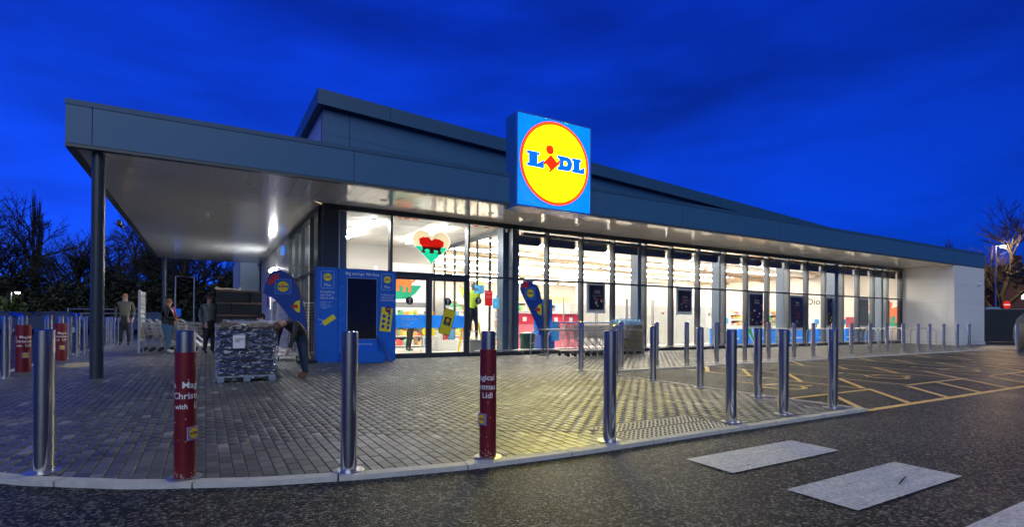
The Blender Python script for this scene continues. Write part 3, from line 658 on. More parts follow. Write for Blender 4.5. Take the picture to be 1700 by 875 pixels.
# end wall return and front
ENDX = 28.93
for z0, z1 in ((.10, 2.05), (2.05, 2.95), (2.95, ZS-.002)):
    for y0, y1 in ((-1.93, -.0), (YF+.02, -1.93)): box((ENDX, y0+.003, z0+.003), (ENDX+.06, y1-.003, z1-.003), 'end_wall_panel', WALLP, shop)
    box((ENDX+.063, YF+.0, z0+.003), (XE, YF+.06, z1-.003), 'end_wall_panel', WALLP, shop)
box((ENDX+.01, YF+.035, -.10), (ENDX+.05, 0, ZS-.004), 'end_wall_core', MID, shop)
box((ENDX+.055, YF+.03, -.10), (XE-.01, YF+.056, ZS-.004), 'end_wall_core', MID, shop)
box((ENDX-.02, YF-.03, -.10), (XE+.04, YF+.02, .09), 'end_wall_plinth', WALLP, shop); box((ENDX-.02, YF+.022, -.10), (ENDX+.03, -.06, .09), 'end_wall_plinth', WALLP, shop)
box((XE-.06, YF+.062, -.1), (XE, 25, ZS+.3), 'right_wall', WALLP, shop)
MB().tube([(31.6, YF-.02, 3.05), (31.6, YF-.16, 3.0)], .05, 12).build('wall_camera', WHITE, shop, smooth=True)
# upper volume: roof falls to the right and is level front to back
def zr(x): return 6.605-.0578*(x+.18) if x > -.2 else 6.605
def slab(x0, x1, y0, y1, d0, d1, name, mat, gap=.005):
    vs = []
    for x in (x0+gap, x1-gap):
        for y in (y0, y1): vs += [(x, y, zr(x)-d0), (x, y, zr(x)-d1)]
    return MB().add(vs, [(0, 1, 3, 2), (4, 6, 7, 5), (0, 4, 5, 1), (2, 3, 7, 6), (0, 2, 6, 4), (1, 5, 7, 3)]).build(name, mat, shop)
ux = [-.18, 1.6, 7.4, 13.2, 19, 24.8, 30, XE+.2]
for a, b in zip(ux, ux[1:]): slab(a, b, -.20, .15, .0, .37, 'roof_fascia_panel', CLADU)
wx = [-.02, .62, 5.2, 9.8, 14.4, 19, 23.6, 28.2, XE]
for a, b in zip(wx, wx[1:]):
    slab(a, b, .0, .10, .375, .98, 'upper_wall_panel', CLAD)
    vs = [(a+.006, 0, 4.2), (b-.006, 0, 4.2), (b-.006, 0, zr(b)-.985), (a+.006, 0, zr(a)-.985)]
    if zr(b)-.985 > 4.25: MB().add(vs+[(x, .1, z) for x, y, z in vs], [(0, 1, 2, 3), (7, 6, 5, 4), (0, 4, 5, 1), (1, 5, 6, 2), (2, 6, 7, 3), (3, 7, 4, 0)]).build('upper_wall_panel', CLAD, shop)
slab(-.02, XE, .11, .2, .375, 2.0 if False else 1.2, 'upper_wall_backing', TRIM, 0)
slab(-.18, -.02, .152, 26, .0, .37, 'roof_fascia_panel', CLADU, 0); slab(-.02, XE+.2, .152, 26, .0, .37, 'roof_deck', TRIM, 0)
box((-.02, .102, 4.0), (.06, 26, 6.23), 'upper_side_wall', M('side_cladding', (.38, .42, .48), .4), shop)
slab(.07, XE-.07, 25.9, 26, .38, 6.0, 'rear_wall', IWALL, 0)

# lit sign
sg = thing('illuminated_sign', 'large square lit sign with yellow disc on blue, standing on the fascia', 'sign', (5.13, -2.4, 3.84))
box((4.0, -2.53, 3.80), (6.26, -2.02, 6.10), 'sign_box', M('sign_side_blue', (.02, .16, .55), .35), sg)
box((4.02, -2.545, 3.85), (6.24, -2.531, 6.08), 'sign_face', SGB, sg)
fr = MB()
for a, b in (((3.985, -2.56, 3.80), (4.02, -2.50, 6.11)), ((6.24, -2.56, 3.80), (6.275, -2.50, 6.11)), ((4.021, -2.56, 6.08), (6.239, -2.50, 6.11)), ((4.021, -2.56, 3.80), (6.239, -2.50, 3.845))): fr.box(a, b)
fr.build('sign_frame', M('sign_frame_blue', (.10, .30, .65), .25, metal=.5), sg)
logo((4.0, -2.546, 3.84), (1, 0, 0), (0, 0, 1), 2.255, sg, False, (SGB, SGR, SGY, SGL, SGR), n=72, name='logo_disc')
def seg(lo, hi, r=.39):
    P = [(.505+r*math.cos(R(a)), .508+r*math.sin(R(a))) for a in range(0, 360, 4)]
    return [(4.0+x*2.255, 3.84+y*2.255) for x, y in P if lo <= y <= hi]
for k, q in enumerate((seg(.735, 1), seg(0, .355))): MB().sheet(q, (0, -2.577, 0), (1, 0, 0), (0, 0, 1)).build('backlit_zone', SGH, sg)  # extra-bright segments added to throw yellow light onto the paving
ri, ro = [circ(4.0+.505*2.255, 3.84+.508*2.255, q*2.255, 72) for q in (.437, .455)]
MB().add([(x, -2.575, z) for x, z in ri+ro], [(k, (k+1) % 72, (k+1) % 72+72, k+72) for k in range(72)]).build('logo_ring', SGO, sg)

# ------------------------------------------------------------------ interior (kept as parts of the building)
box((.06, .10, -.03), (XE-.06, 25.9, 0), 'shop_floor', IFLOOR, shop)
slab(5.36, XE-.07, .152, 25.9, .62, .68, 'shop_ceiling_deck', IDECK, 0)
mb = MB(); y = .6
while y < 25.5:
    for x in (0,): pass
    vs = [(5.37, y, zr(5.37)-.69), (XE-.08, y, zr(XE)-.69), (XE-.08, y+.16, zr(XE)-.69), (5.37, y+.16, zr(5.37)-.69)]
    mb.add(vs+[(a, b, c-.16) for a, b, c in vs], [(0, 1, 2, 3), (7, 6, 5, 4), (0, 4, 5, 1), (1, 5, 6, 2), (2, 6, 7, 3), (3, 7, 4, 0)]); y += 3.1
tag(mb.build('deck_rib', IDECK, shop), kind='stuff')
box((5.34, 6.05, 0), (5.40, 25.9, 5.9), 'interior_wall', IWALL, shop)
box((.1, 6.0, 0), (5.33, 6.1, 3.82), 'interior_wall', IWALL, shop)
box((XE-.13, .11, 0), (XE-.065, 25.9, 4.5), 'interior_wall', IWALL, shop)
box((.08, .11, 3.80), (5.30, 5.99, 3.83), 'lobby_ceiling', ICEIL, shop)
mb = MB()
for i in range(1, 9): mb.box((.08+i*.6-.008, .12, 3.792), (.08+i*.6+.008, 5.98, 3.799))
for i in range(1, 10): mb.box((.09, .11+i*.6-.008, 3.794), (5.29, .11+i*.6+.008, 3.7995))
tag(mb.build('ceiling_grid', M('ceiling_grid_grey', (.5, .5, .5), .5), shop), kind='stuff')
# glazed partition between lobby and shop
PY_ = [.35, 1.25, 2.15, 3.05, 3.95, 4.85, 5.9]
box((5.27, .12, 3.66), (5.35, 6.0, 3.79), 'partition_head', FRAME, shop)
for y in PY_:
    o = box((5.27, y-.03, 0), (5.33, y+.03, 3.655), 'partition_post', FRAME, shop)
for a, b in zip(PY_, PY_[1:]): box((5.295, a+.031, .05), (5.305, b-.031, 3.655), 'partition_pane', GLASS, shop)
# internal columns
for x in (.58, 5.50, 10.87, 15.17, 19.35, 23.3, 27.6):
    box((x-.13 if x < 5 else x-.28 if x < 6 else x-.22, .26, 0), (x+.05 if x < 5 else x+.28 if x < 6 else x+.10, .62, 5.0 if x > 5 else 3.79), 'internal_column', ICOL, shop)
# blind boxes and bulkhead behind the head
for a, b in zip(MX[2:], MX[3:]):
    o = box((a+.06, .20, ZH-.36), (b-.16, .30, ZH-.13), 'blind_box', FIN, shop)
    box((a+.06, .195, ZH-.40), (b-.16, .305, ZH-.362), 'blind_rail', FRAME, o)
    box((b-.15, .20, ZH-.38), (b-.11, .28, ZH-.13), 'blind_bracket', WHITE, o)
box((5.9, .19, ZH-.12), (28.8, .36, ZH-.02), 'head_bulkhead', FIN, shop)
# ceiling lights
tm = {}
def light(x0, x1, y, z, mat=TUBE, along='x'):
    if along == 'x':
        o = box((x0, y-.05, z+.041), (x1, y+.05, z+.09), 'ceiling_light', WHITE, shop); box((x0+.02, y-.10, z), (x1-.02, y+.10, z+.04), 'diffuser', mat, o)
    else:
        o = box((y-.05, x0, z+.041), (y+.05, x1, z+.09), 'ceiling_light', WHITE, shop); box((y-.045, x0+.02, z), (y+.045, x1-.02, z+.04), 'diffuser', mat, o)
for y, z in ((1.9, 4.38), (3.0, 4.38), (5.2, 4.2), (7.4, 4.1), (10.2, 4.1), (13, 4.1), (16, 4.1), (19, 4.1), (22.4, 4.1)):
    x = 5.8+random.uniform(0, .6)
    while x < 31.3:
        x1 = min(x+5.2, 32); light(x, x1, y, z); x = x1+.5
for x, y0, y1 in ((1.53, .9, 2.3), (1.53, 2.9, 4.3), (3.63, .9, 2.3), (3.63, 2.9, 4.3)): light(y0, y1, x, 3.70, TUBE2, 'y')
# services below the deck
MB().tube([(6, 6.2, 4.55), (31.5, 6.2, 4.2)], .30, 20).build('air_duct', DUCT, shop, smooth=True)
MB().tube([(6, 15.2, 4.6), (31.5, 15.2, 4.3)], .36, 20).build('air_duct', DUCT, shop, smooth=True)
mb = MB()
for y, z, w in ((1.2, 4.5, .05), (2.7, 4.25, .06), (3.2, 4.55, .04), (5.5, 4.35, .10), (8.8, 4.5, .08), (9.4, 4.3, .12), (12, 4.45, .10), (14, 4.3, .14), (18, 4.4, .12)): mb.bar((6, y, z), (31.8, y, z-.2), w, .05)
for y in (3, 8, 13): mb.bar((9+y*.5, y-2, 4.4), (12+y*.5, y+2, 4.45), .05, .04)
tag(mb.build('cable_tray', M('cable_tray_grey', (.16, .15, .14), .5, metal=.3), shop), kind='stuff')
mb = MB()
for i in range(90):
    x = random.uniform(6, 31); y = random.choice((1.2, 1.9, 2.7, 4.6, 5.5, 7.4, 9.4, 10.2, 13)); mb.bar((x, y, 4.14), (x, y, zr(x)-.7), .012)
tag(mb.build('hanger_rod', MID, shop), kind='stuff')
MB().lathe([(.09, 0), (.09, -.03), (.03, -.05)], (4.0, 2.5, 3.79)).build('smoke_detector', MID, shop)
MB().prism(circ(3.0, 2.95, .09, 24), (0, 5.995, 0), (1, 0, 0), (0, 0, 1), .02).build('wall_fitting', WHITE, shop)
# low white wall behind the exit barriers and other interior walls
box((10.9, 4.0, 0), (20.6, 4.15, 2.75), 'interior_wall', IWALL, shop)
box((20.4, 4.16, 0), (20.6, 9, 2.75), 'interior_wall', IWALL, shop)
# lobby wall graphics
box((3.55, 5.965, 1.60), (5.2, 5.985, 3.2), 'wall_flag', WHITE, shop)
MB().prism([(3.56, 1.80), (4.25, 1.84), (4.55, 2.05), (4.80, 2.36), (3.56, 2.36)], (0, 5.955, 0), (1, 0, 0), (0, 0, 1), .006).build('wall_flag_base', GREEN, shop)
MB().prism([(4.08+x*.72, 2.42+z*.75) for x, z in DRG], (0, 5.94, 0), (1, 0, 0), (0, 0, 1), .006).build('wall_dragon', ORANGE, shop)
box((3.5, 5.93, 1.50), (5.1, 5.96, 1.70), 'notice_rail', MID, shop)
# right wall flag and greeting
MB().prism([(-3.5, .8), (-.9, .8), (-.9, 1.62), (-3.5, 1.62)], (XE-.135, 0, 0), (0, -1, 0), (0, 0, 1), .004)
f = box((XE-.145, 1.0, .85), (XE-.132, 3.3, 2.35), 'wall_flag', WHITE, shop)
box((XE-.150, 1.0, .85), (XE-.146, 3.3, 1.6), 'flag_base', GREEN, f)
MB().prism([(-2.15+x*1.6, 1.65+z*1.35) for x, z in DRG], (XE-.153, 0, 0), (0, -1, 0), (0, 0, 1), .004).build('dragon', ORANGE, f)
txt('Diolch', .42, (XE-.14, 6.95, 2.22), (0, -1, 0), (0, 0, 1), DARK, shop, bold=.012); txt('am siopa gyda ni heddiw', .10, (XE-.14, 6.9, 2.0), (0, -1, 0), (0, 0, 1), MID, shop)

# ------------------------------------------------------------------ things inside
def screen(x0, x1, z0, z1, y, label, grp, head='10%', big=.12):
    t = thing('poster_screen', label, 'screen', ((x0+x1)/2, y, z0), grp)
    box((x0-.10, y+.03, z0-.12), (x1+.10, y+.08, z1+.10), 'surround', WHITE, t); box((x0, y-.02, z0), (x1, y+.029, z1), 'casing', DARK, t)
    box((x0+.03, y-.024, z0+.03), (x1-.03, y-.021, z1-.03), 'display', M('dark_poster', (.035, .018, .022), .25, var=.8, vs=5), t)
    txt(head, big, ((x0+x1)/2, y-.026, z1-.28), (1, 0, 0), (0, 0, 1), CREAM, t, 'CENTER')
    txt('off your next shop', .035, ((x0+x1)/2, y-.026, z1-.37), (1, 0, 0), (0, 0, 1), CREAM, t, 'CENTER')
    mm = MB()
    for i in range(7):
        a = random.uniform(x0+.1, x1-.1); b = random.uniform(z0+.1, z0+(z1-z0)*.5); r = random.uniform(.02, .05)
        mm.prism(circ(a, b, r, 10), (0, y-.025, 0), (1, 0, 0), (0, 0, 1), .002, random.randint(0, 2))
    mm.build('picture', [CREAM, MID, RED], t)
g = 'dark poster screens behind the shopfront glass'
screen(8.62, 9.22, 1.41, 2.23, .40, 'small dark screen reading 10% above the nested trolleys', g)
screen(12.84, 13.50, 1.41, 2.20, .40, 'small dark screen above the white exit wall, without big figures', g, 'Deluxe', .07)
screen(17.05, 17.86, .88, 2.19, .40, 'tall dark poster screen left of the white and orange banner indoors', g, 'Season\nof taste', .08)
screen(19.90, 20.75, .80, 2.15, .40, 'tall dark poster screen left of the Diolch wall lettering', g, 'Taste', .08)
screen(22.73, 23.49, .91, 2.15, .40, 'tall dark poster screen just right of the Diolch wall lettering', g, 'Fresh', .08)
def blank(x0, x1, label):
    t = thing('blank_screen', label, 'screen', ((x0+x1)/2, .4, .89), g)
    box((x0-.08, .43, .80), (x1+.08, .48, 2.28), 'surround', WHITE, t); box((x0, .38, .89), (x1, .429, 2.18), 'display', M('grey_screen_back', (.10, .12, .15), .35), t)
blank(25.54, 26.40, 'plain grey screen back left of the seated man at the till'); blank(27.75, 28.5, 'plain grey screen back in the last pane before the end wall')
# exit barriers
for i, (x0, x1) in enumerate(((8.34, 9.8), (9.85, 11.27), (11.3, 12.6), (12.65, 13.7), (13.75, 15.2), (15.25, 16.5))):
    t = thing('exit_barrier', 'clear glass exit barrier with slim posts, %s from the left along the white wall' % ORD[i], 'barrier', (x0, 1.5, 0), 'glass exit barriers inside')
    for x in (x0, x1-.03): MB().tube([(x+.015, 1.5, 0), (x+.015, 1.5, 1.86)], .022, 10).build('post', GALV, t, smooth=True)
    box((x0+.05, 1.495, .12), (x1-.05, 1.505, 1.62), 'glass_panel', GLASSD, t)
    h = MB().prism(heart((x0+x1)/2, 1.33, .2, .18, 20), (0, 1.492, 0), (1, 0, 0), (0, 0, 1), .002, 0)
    h.prism([(x, min(z, 1.34)) for x, z in heart((x0+x1)/2, 1.33, .17, .15, 20) if z < 1.36], (0, 1.489, 0), (1, 0, 0), (0, 0, 1), .002, 1)
    h.prism(circ((x0+x1)/2, 1.35, .04, 10), (0, 1.486, 0), (1, 0, 0), (0, 0, 1), .002, 2); h.build('heart_decal', [WHITE, GREEN, RED], t)
t = thing('counter', 'red topped service counter with pink panels behind the banner', 'counter', (8.8, 3.2, 0))
box((7.3, 3.0, 0), (10.3, 3.6, .88), 'front_panel', PINK, t); box((7.3, 2.99, .89), (10.3, 3.6, 1.28), 'upper_panel', REDB, t); box((7.25, 2.95, 1.29), (10.35, 3.65, 1.34), 'top', WHITE, t)
for x in (7.6, 8.3, 9.0, 9.7): box((x, 2.98, 1.0), (x+.16, 2.988, 1.16), 'price_card', WHITE, t)
box((7.3, 3.7, 1.75), (10.3, 3.76, 2.0), 'header_board', M('oak_board', (.7, .5, .25), .5), t)
for x in (7.35, 10.2): box((x, 3.7, 0), (x+.06, 3.75, 1.745), 'header_post', WHITE, t)
t = thing('display_stand', 'dark blue cardboard display stand in front of the red counter', 'display stand', (7.35, 1.2, 0))
box((7.05, 1.1, .55), (7.6, 1.4, 1.75), 'back_board', BLUE, t); box((7.05, .95, 0), (7.6, 1.4, .54), 'plinth', NAVY, t); txt('FREE', .09, (7.32, 1.097, 1.25), (1, 0, 0), (0, 0, 1), LBLUE, t, 'CENTER')
box((7.45, .85, .35), (7.72, .94, 1.0), 'leaflet_holder', LBLUE, t)
t = thing('litter_bin', 'dark green litter bin indoors behind the second flag banner', 'bin', (6.35, .8, 0))
MB().lathe([(.23, 0), (.26, .50), (.27, .54), (.25, .62), (.12, .66)], (6.4, .75, 0), 20).build('bin_body', M('dark_green_plastic', (.02, .07, .06), .35), t, smooth=True); txt('recycle', .05, (6.28, .47, .3), (1, 0, 0), (0, 0, 1), WHITE, t)
t = thing('totem_sign', 'blue totem notice with white lines beyond the glass', 'sign', (12.0, 1.0, 0)); box((11.2, 1.0, 0), (11.62, 1.1, 1.36), 'panel', BLUE, t, .02); txt('Thank you\nfor your visit', .05, (11.25, .998, 1.2), (1, 0, 0), (0, 0, 1), WHITE, t)
# shelving and stock
PR = [M('stock_%d' % i, c, .5, var=.25, vs=9) for i, c in enumerate([(.65, .08, .06), (.75, .55, .10), (.10, .30, .60), (.75, .73, .70), (.12, .45, .20), (.80, .35, .10), (.45, .20, .35), (.30, .18, .10)])]
def shelf(x, y, w, h, label, rows=5, group='shelf units of goods', depth=.45, rz=0):
    t = thing('shelf_unit', label, 'shelf', (x, y, 0), group, rz, world=False)
    box((0, depth-.02, 0), (w, depth, h), 'back', WHITE, t)
    sb = MB(); pb = MB()
    for r in range(rows):
        z = .08+r*(h-.1)/rows; sb.box((0, 0, z-.03), (w, depth-.021, z)); a = .02
        while a < w-.08:
            q = random.uniform(.06, .16); hh = random.uniform(.12, (h-.1)/rows-.06); m = random.randint(0, 7)
            pb.box((a, .03, z+.001), (min(a+q, w-.01), depth-.1, z+hh), m); a += q+.008
    sb.build('shelf', WHITE, t); tag(pb.build('stock', PR, t), kind='stuff'); return t
shelf(3.45, 5.4, 1.7, 1.50, 'shelf of wrapped goods under the orange dragon in the lobby', 4)
shelf(5.7, 6.4, 1.6, 1.9, 'shelf of mixed goods seen through the right door', 4)
shelf(6.0, 5.0, 1.4, 1.9, 'shelf of snacks just inside past the hi-vis workers', 5, rz=R(90))
for i, (x, y) in enumerate(((21, 7), (24.2, 7), (27.4, 7), (22.5, 11), (26, 11), (29, 11))): shelf(x, y, 3.0, 1.9, 'tall aisle shelf of coloured goods, %s %s' % (('front' if i < 3 else 'rear'), ['left', 'middle', 'right'][i % 3]), 5, depth=.6)
shelf(7.3, 4.2, 2.7, 2.1, 'tall shelf of bright goods behind the red topped counter', 6)
# produce table seen through the door
t = thing('produce_table', 'low table of flowers and boxed produce beyond the right-hand door', 'table', (4.0, 3.2, 0))
box((4.2, 3.0, 0), (5.2, 3.7, .35), 'plinth', WALLP, t); mm = MB()
for i in range(26): mm.box((a := random.uniform(4.2, 5.0), b := random.uniform(3.0, 3.55), .352), (a+random.uniform(.08, .2), b+.14, random.uniform(.4, .7)), random.randint(0, 7))
tag(mm.build('produce', PR, t), kind='stuff')
# checkouts
for i, x in enumerate((17.4, 19.6, 22.2, 24.6, 27.2, 29.6)):
    t = thing('checkout', 'blue fronted checkout desk, %s from the left along the glass' % ORD[i], 'checkout', (x, 2, 0), 'blue checkout desks')
    box((x, 1.9, .0), (x+1.9, 2.7, .72), 'desk', BLUEB, t); box((x-.02, 1.87, .721), (x+1.92, 2.72, .77), 'counter_top', WHITE, t)
    box((x+.1, 1.895, .25), (x+1.0, 1.899, .30), 'stripe', WHITE, t); box((x+.3, 2.2, .95), (x+.65, 2.25, 1.2), 'till_screen', LBLUE, t); box((x+.45, 2.21, .771), (x+.5, 2.24, .949), 'till_post', DARK, t)
    if i in (2, 4): box((x+1.2, 2.0, .771), (x+1.75, 2.5, 1.35), 'gift_panel', SLEEVE, t)
t = thing('indoor_flag', 'white, orange and green feather flag inside, before the blue checkouts', 'flag', (18.1, 1.4, 0))
MB().prism([(17.9, 1.95), (18.0, 2.0), (18.3, 1.5), (18.75, .3), (18.7, .1), (18.3, .6), (18.0, 1.2)], (0, 1.4, 0), (1, 0, 0), (0, 0, 1), .01).build('sail', WHITE, t)
MB().prism([(18.0, 1.6), (18.15, 1.65), (18.35, 1.2), (18.25, 1.0), (18.05, 1.25)], (0, 1.385, 0), (1, 0, 0), (0, 0, 1), .006).build('sail_mark', ORANGE, t)
MB().prism([(18.15, .95), (18.4, 1.0), (18.72, .3), (18.68, .15), (18.3, .6)], (0, 1.385, 0), (1, 0, 0), (0, 0, 1), .006).build('sail_foot', GREEN, t)
MB().tube([(18.70, 1.42, 0), (18.72, 1.42, .5)], .012, 6).build('pole', GALV, t); MB().lathe([(.2, 0), (.2, .03), (.05, .05)], (18.70, 1.42, 0)).build('base', DARK, t)

# ------------------------------------------------------------------ kiosk outside
t = thing('app_kiosk', 'blue promotional kiosk with a large black screen beside the entrance', 'kiosk', (.75, -.4, gz(-.4)))
g0 = gz(-.4)
box((-.21, -.46, g0), (.27, -.16, 2.26), 'left_panel', BLUE, t); box((.275, -.50, g0+.0), (1.25, -.14, 2.245), 'main_panel', BLUE, t); box((1.255, -.46, g0), (1.70, -.16, 2.24), 'right_panel', BLUE, t)
MB().prism([(.30, g0), (1.24, g0), (1.24, .22), (.30, .22)], (0, -.503, 0), (1, 0, 0), (0, 0, 1), .52).build('plinth', BLUE, t)
MB().add([(1.18, -.52, .62), (1.25, -.52, .62), (1.45, -1.1, g0), (1.38, -1.1, g0), (1.18, -.48, .62), (1.25, -.48, .62), (1.45, -1.04, g0), (1.38, -1.04, g0)], [(0, 1, 2, 3), (7, 6, 5, 4), (0, 4, 5, 1), (1, 5, 6, 2), (2, 6, 7, 3), (3, 7, 4, 0)]).build('brace', NAVY, t)
fr = MB().prism([(.475, .53), (1.205, .53), (1.205, 2.03), (.475, 2.03)], (0, -.501, 0), (1, 0, 0), (0, 0, 1), .006).build('screen_border', M('pale_blue_border', (.35, .5, .8), .4), t)
MB().prism([(.487, .542), (1.193, .542), (1.193, 2.018), (.487, 2.018)], (0, -.508, 0), (1, 0, 0), (0, 0, 1), .008).build('screen', BLACKG, t)
sc = [(.487+.03, .7, 1.18, 1.3, M('reflected_dark', (.02, .018, .016), .3))]
PBW = M('pale_blue_print', (.55, .70, .95), .5)
txt('Big savings. No fuss.', .075, (.86, -.502, 2.10), (1, 0, 0), (0, 0, 1), WHITE, t, 'CENTER', bold=.01)
txt('Plus rewards app', .05, (.86, -.502, .40), (1, 0, 0), (0, 0, 1), PBW, t, 'CENTER')
for cx, w_ in ((.03, .30), (1.475, .28)):
    MB().prism([(cx-.15, 1.78), (cx-.13, 1.76), (cx+.13, 1.76), (cx+.15, 1.78), (cx+.15, 2.15), (cx+.13, 2.17), (cx-.13, 2.17), (cx-.15, 2.15)], (0, -.461, 0), (1, 0, 0), (0, 0, 1), .003).build('badge_border', PBW, t)
    MB().prism([(cx-.143, 1.767), (cx+.143, 1.767), (cx+.143, 2.163), (cx-.143, 2.163)], (0, -.465, 0), (1, 0, 0), (0, 0, 1), .003).build('badge', BLUE, t)
    logo((cx-.10, -.469, 1.92), (1, 0, 0), (0, 0, 1), .2, t, False, (BLUE, YEL, YEL, NAVY, RED), n=24); txt('Plus', .07, (cx, -.470, 1.81), (1, 0, 0), (0, 0, 1), WHITE, t, 'CENTER')
txt('Everything\nyou love\nabout Lidl...', .055, (-.13, -.462, 1.65), (1, 0, 0), (0, 0, 1), WHITE, t)
txt('* weekly coupons\n* prizes\n* partner offers\n* digital receipts\n* rewards', .028, (-.13, -.462, 1.42), (1, 0, 0), (0, 0, 1), PBW, t)
txt('A cherry on\ntop of your\nweekly shop', .05, (1.475, -.462, 1.62), (1, 0, 0), (0, 0, 1), WHITE, t, 'CENTER')
th = R(35); MB().prism([(-.16, -.06), (.16, -.06), (.16, .06), (-.16, .06)], (.07, -.462, 1.0), (math.cos(th), 0, math.sin(th)), (-math.sin(th), 0, math.cos(th)), .004).build('phone_picture', YEL, t)
MB().tube([(-.17, -.465, 1.02), (-.08, -.465, 1.0), (-.05, -.465, .9), (-.14, -.465, .9)], .008, 5).build('trolley_picture', PBW, t)
th = R(-6); A = Vector((math.cos(th), 0, math.sin(th))); B = Vector((-math.sin(th), 0, math.cos(th)))
ph = MB().prism([(-.16, -.30), (.13, -.30), (.13, .30), (-.16, .30)], (1.47, -.462, 1.02), A, B, .004).build('phone_picture', YEL, t)
mm = MB()
for z in (-.18, -.05, .08): mm.prism(circ(-.08, z, .045, 16), (1.47, -.467, 1.02), A, B, .003)
for z in (-.24, -.12, 0, .12): mm.prism([(.02, z), (.08, z), (.08, z+.09), (.02, z+.09)], (1.47, -.467, 1.02), A, B, .003)
mm.build('coupon_marks', NAVY, ph); MB().prism(circ(0, 0, .075, 20), (1.50, -.471, 1.28), A, B, .003).build('discount_dot', SLEEVE, t); txt('10%', .04, (1.50, -.475, 1.265), (1, 0, 0), (0, 0, 1), WHITE, t, 'CENTER')
mm = MB()
for z in (.95, 1.35, 1.75): mm.prism([(.30, z), (.42, z+.08), (.42, z+.095), (.30, z+.015)], (0, -.501, 0), (1, 0, 0), (0, 0, 1), .002)
mm.build('confetti_marks', LBLUE, t)
box((-.62, -.6, g0), (-.215, -.2, g0+.07), 'base_block', DARK, t)

# ------------------------------------------------------------------ feather banners
def banner(label, pts, pole, base, y, logo_c, disc_c):
    t = thing('feather_banner', label, 'banner', (base[0], y, gz(y)), 'blue feather banners')
    MB().prism(pts, (0, y, 0), (1, 0, 0), (0, 0, 1), .012).build('sail', NAVY, t)
    MB().tube([(x, y-.006, z) for x, z in pole], .014, 8).build('pole', DARK, t, smooth=True)
    MB().lathe([(.20, 0), (.20, .03), (.08, .045), (.03, .12)], (base[0], y, gz(y)), 20).build('base', DARK, t)
    cx, cz, s = logo_c
    sq = MB().prism([(-.6*s, -.6*s), (.6*s, -.6*s), (.6*s, .6*s), (-.6*s, .6*s)], (cx, y-.013, cz), (1, 0, 0), (0, 0, 1), .002).build('logo_border', PBW, t)
    MB().prism([(-.585*s, -.585*s), (.585*s, -.585*s), (.585*s, .585*s), (-.585*s, .585*s)], (cx, y-.016, cz), (1, 0, 0), (0, 0, 1), .002).build('logo_square', BLUE, sq)
    logo((cx-.5*s, y-.019, cz-.5*s), (1, 0, 0), (0, 0, 1), s, t, False, (BLUE, DARK, YEL, NAVY, RED), n=28)
    dx, dz, r = disc_c
    MB().prism([(dx+r*math.cos(a), dz+r*math.sin(a)) for a in [R(90+15*k) for k in range(13)]], (0, y-.013, 0), (1, 0, 0), (0, 0, 1), .002).build('yellow_disc', YEL, t)
    MB().prism([(dx-r*1.6, dz), (dx-r*.5, dz+r*.35), (dx-r*.3, dz), (dx-r*.5, dz-r*.35)], (0, y-.016, 0), (1, 0, 0), (0, 0, 1), .002).build('red_mark', RED, t)
    return t
b1 = banner('blue feather banner beside the wire cages at the shop corner',
    [(-1.29,1.63),(-1.25,1.87),(-1.12,2.12),(-.94,2.21),(-.80,2.17),(-.65,2.02),(-.52,1.75),(-.44,1.46),(-.36,1.10),(-.31,.80),(-.30,.38),(-.42,.62),(-.60,.92),(-.85,1.26),(-1.05,1.50)],
    [(-1.20,1.96),(-1.10,2.14),(-.95,2.23),(-.79,2.19),(-.63,2.04),(-.50,1.77),(-.42,1.46),(-.34,1.1),(-.29,.78),(-.28,.35),(-.28,.0)], (-.28, 0), .3, (-.86, 1.80, .30), (-.47, 1.33, .15))
MB().prism([(-1.22, 1.85), (-1.10, 2.06), (-.95, 2.12), (-.95, 1.98), (-1.1, 1.85)], (0, .287, 0), (1, 0, 0), (0, 0, 1), .002).build('red_patch', RED, b1)
b2 = banner('blue feather banner in front of the glass beside the trolley rails',
    [(5.41,1.94),(5.46,2.08),(5.55,2.17),(5.68,2.21),(5.82,2.18),(5.95,2.08),(6.06,1.92),(6.14,1.65),(6.18,1.35),(6.21,1.05),(6.22,.45),(6.08,.70),(5.90,1.05),(5.70,1.42),(5.52,1.72)],
    [(5.44,2.06),(5.54,2.19),(5.68,2.23),(5.83,2.20),(5.97,2.09),(6.08,1.92),(6.16,1.64),(6.20,1.35),(6.23,1.05),(6.24,.45),(6.24,.0)], (6.24, 0), -.4, (5.76, 1.82, .29), (6.16, 1.35, .17))
MB().prism([(5.46, 1.98), (5.56, 2.13), (5.7, 2.17), (5.7, 2.02), (5.58, 1.95)], (0, -.413, 0), (1, 0, 0), (0, 0, 1), .002).build('red_patch', RED, b2)

# ------------------------------------------------------------------ low rail along the glass, cycle stands
t = thing('guard_rail', 'low grey guard rail running along the foot of the glass front', 'rail', (4.2, -.16, 0))
MB().tube([(4.05, -.16, .15), (28.7, -.16, .15)], .022, 8).build('rail', GALV, t, smooth=True)
x = 4.3
while x < 28.7: MB().tube([(x, -.16, -.02), (x, -.16, .13)], .014, 6).build('rail_post', GALV, t); x += 1.38
def hoop(p, q, h, label, grp, r=.024, name='cycle_stand', cat='cycle stand'):
    t = thing(name, label, cat, (p[0], p[1], gz(p[1])), grp)
    P = Vector((p[0], p[1], 0)); Q = Vector((q[0], q[1], 0)); d = (Q-P).normalized(); c = .20; pts = [P+Vector((0, 0, gz(p[1])-.02)), P+Vector((0, 0, h-c))]
    for a in (30, 60, 90): pts.append(P+d*(c*(1-math.cos(R(a))))+Vector((0, 0, h-c+c*math.sin(R(a)))))
    for a in (90, 60, 30, 0): pts.append(Q-d*(c*(1-math.cos(R(a))))+Vector((0, 0, h-c+c*math.sin(R(a)))))
    pts.append(Q+Vector((0, 0, gz(q[1])-.02))); MB().tube(pts, r, 10).build('hoop', GALV, t, smooth=True); return t
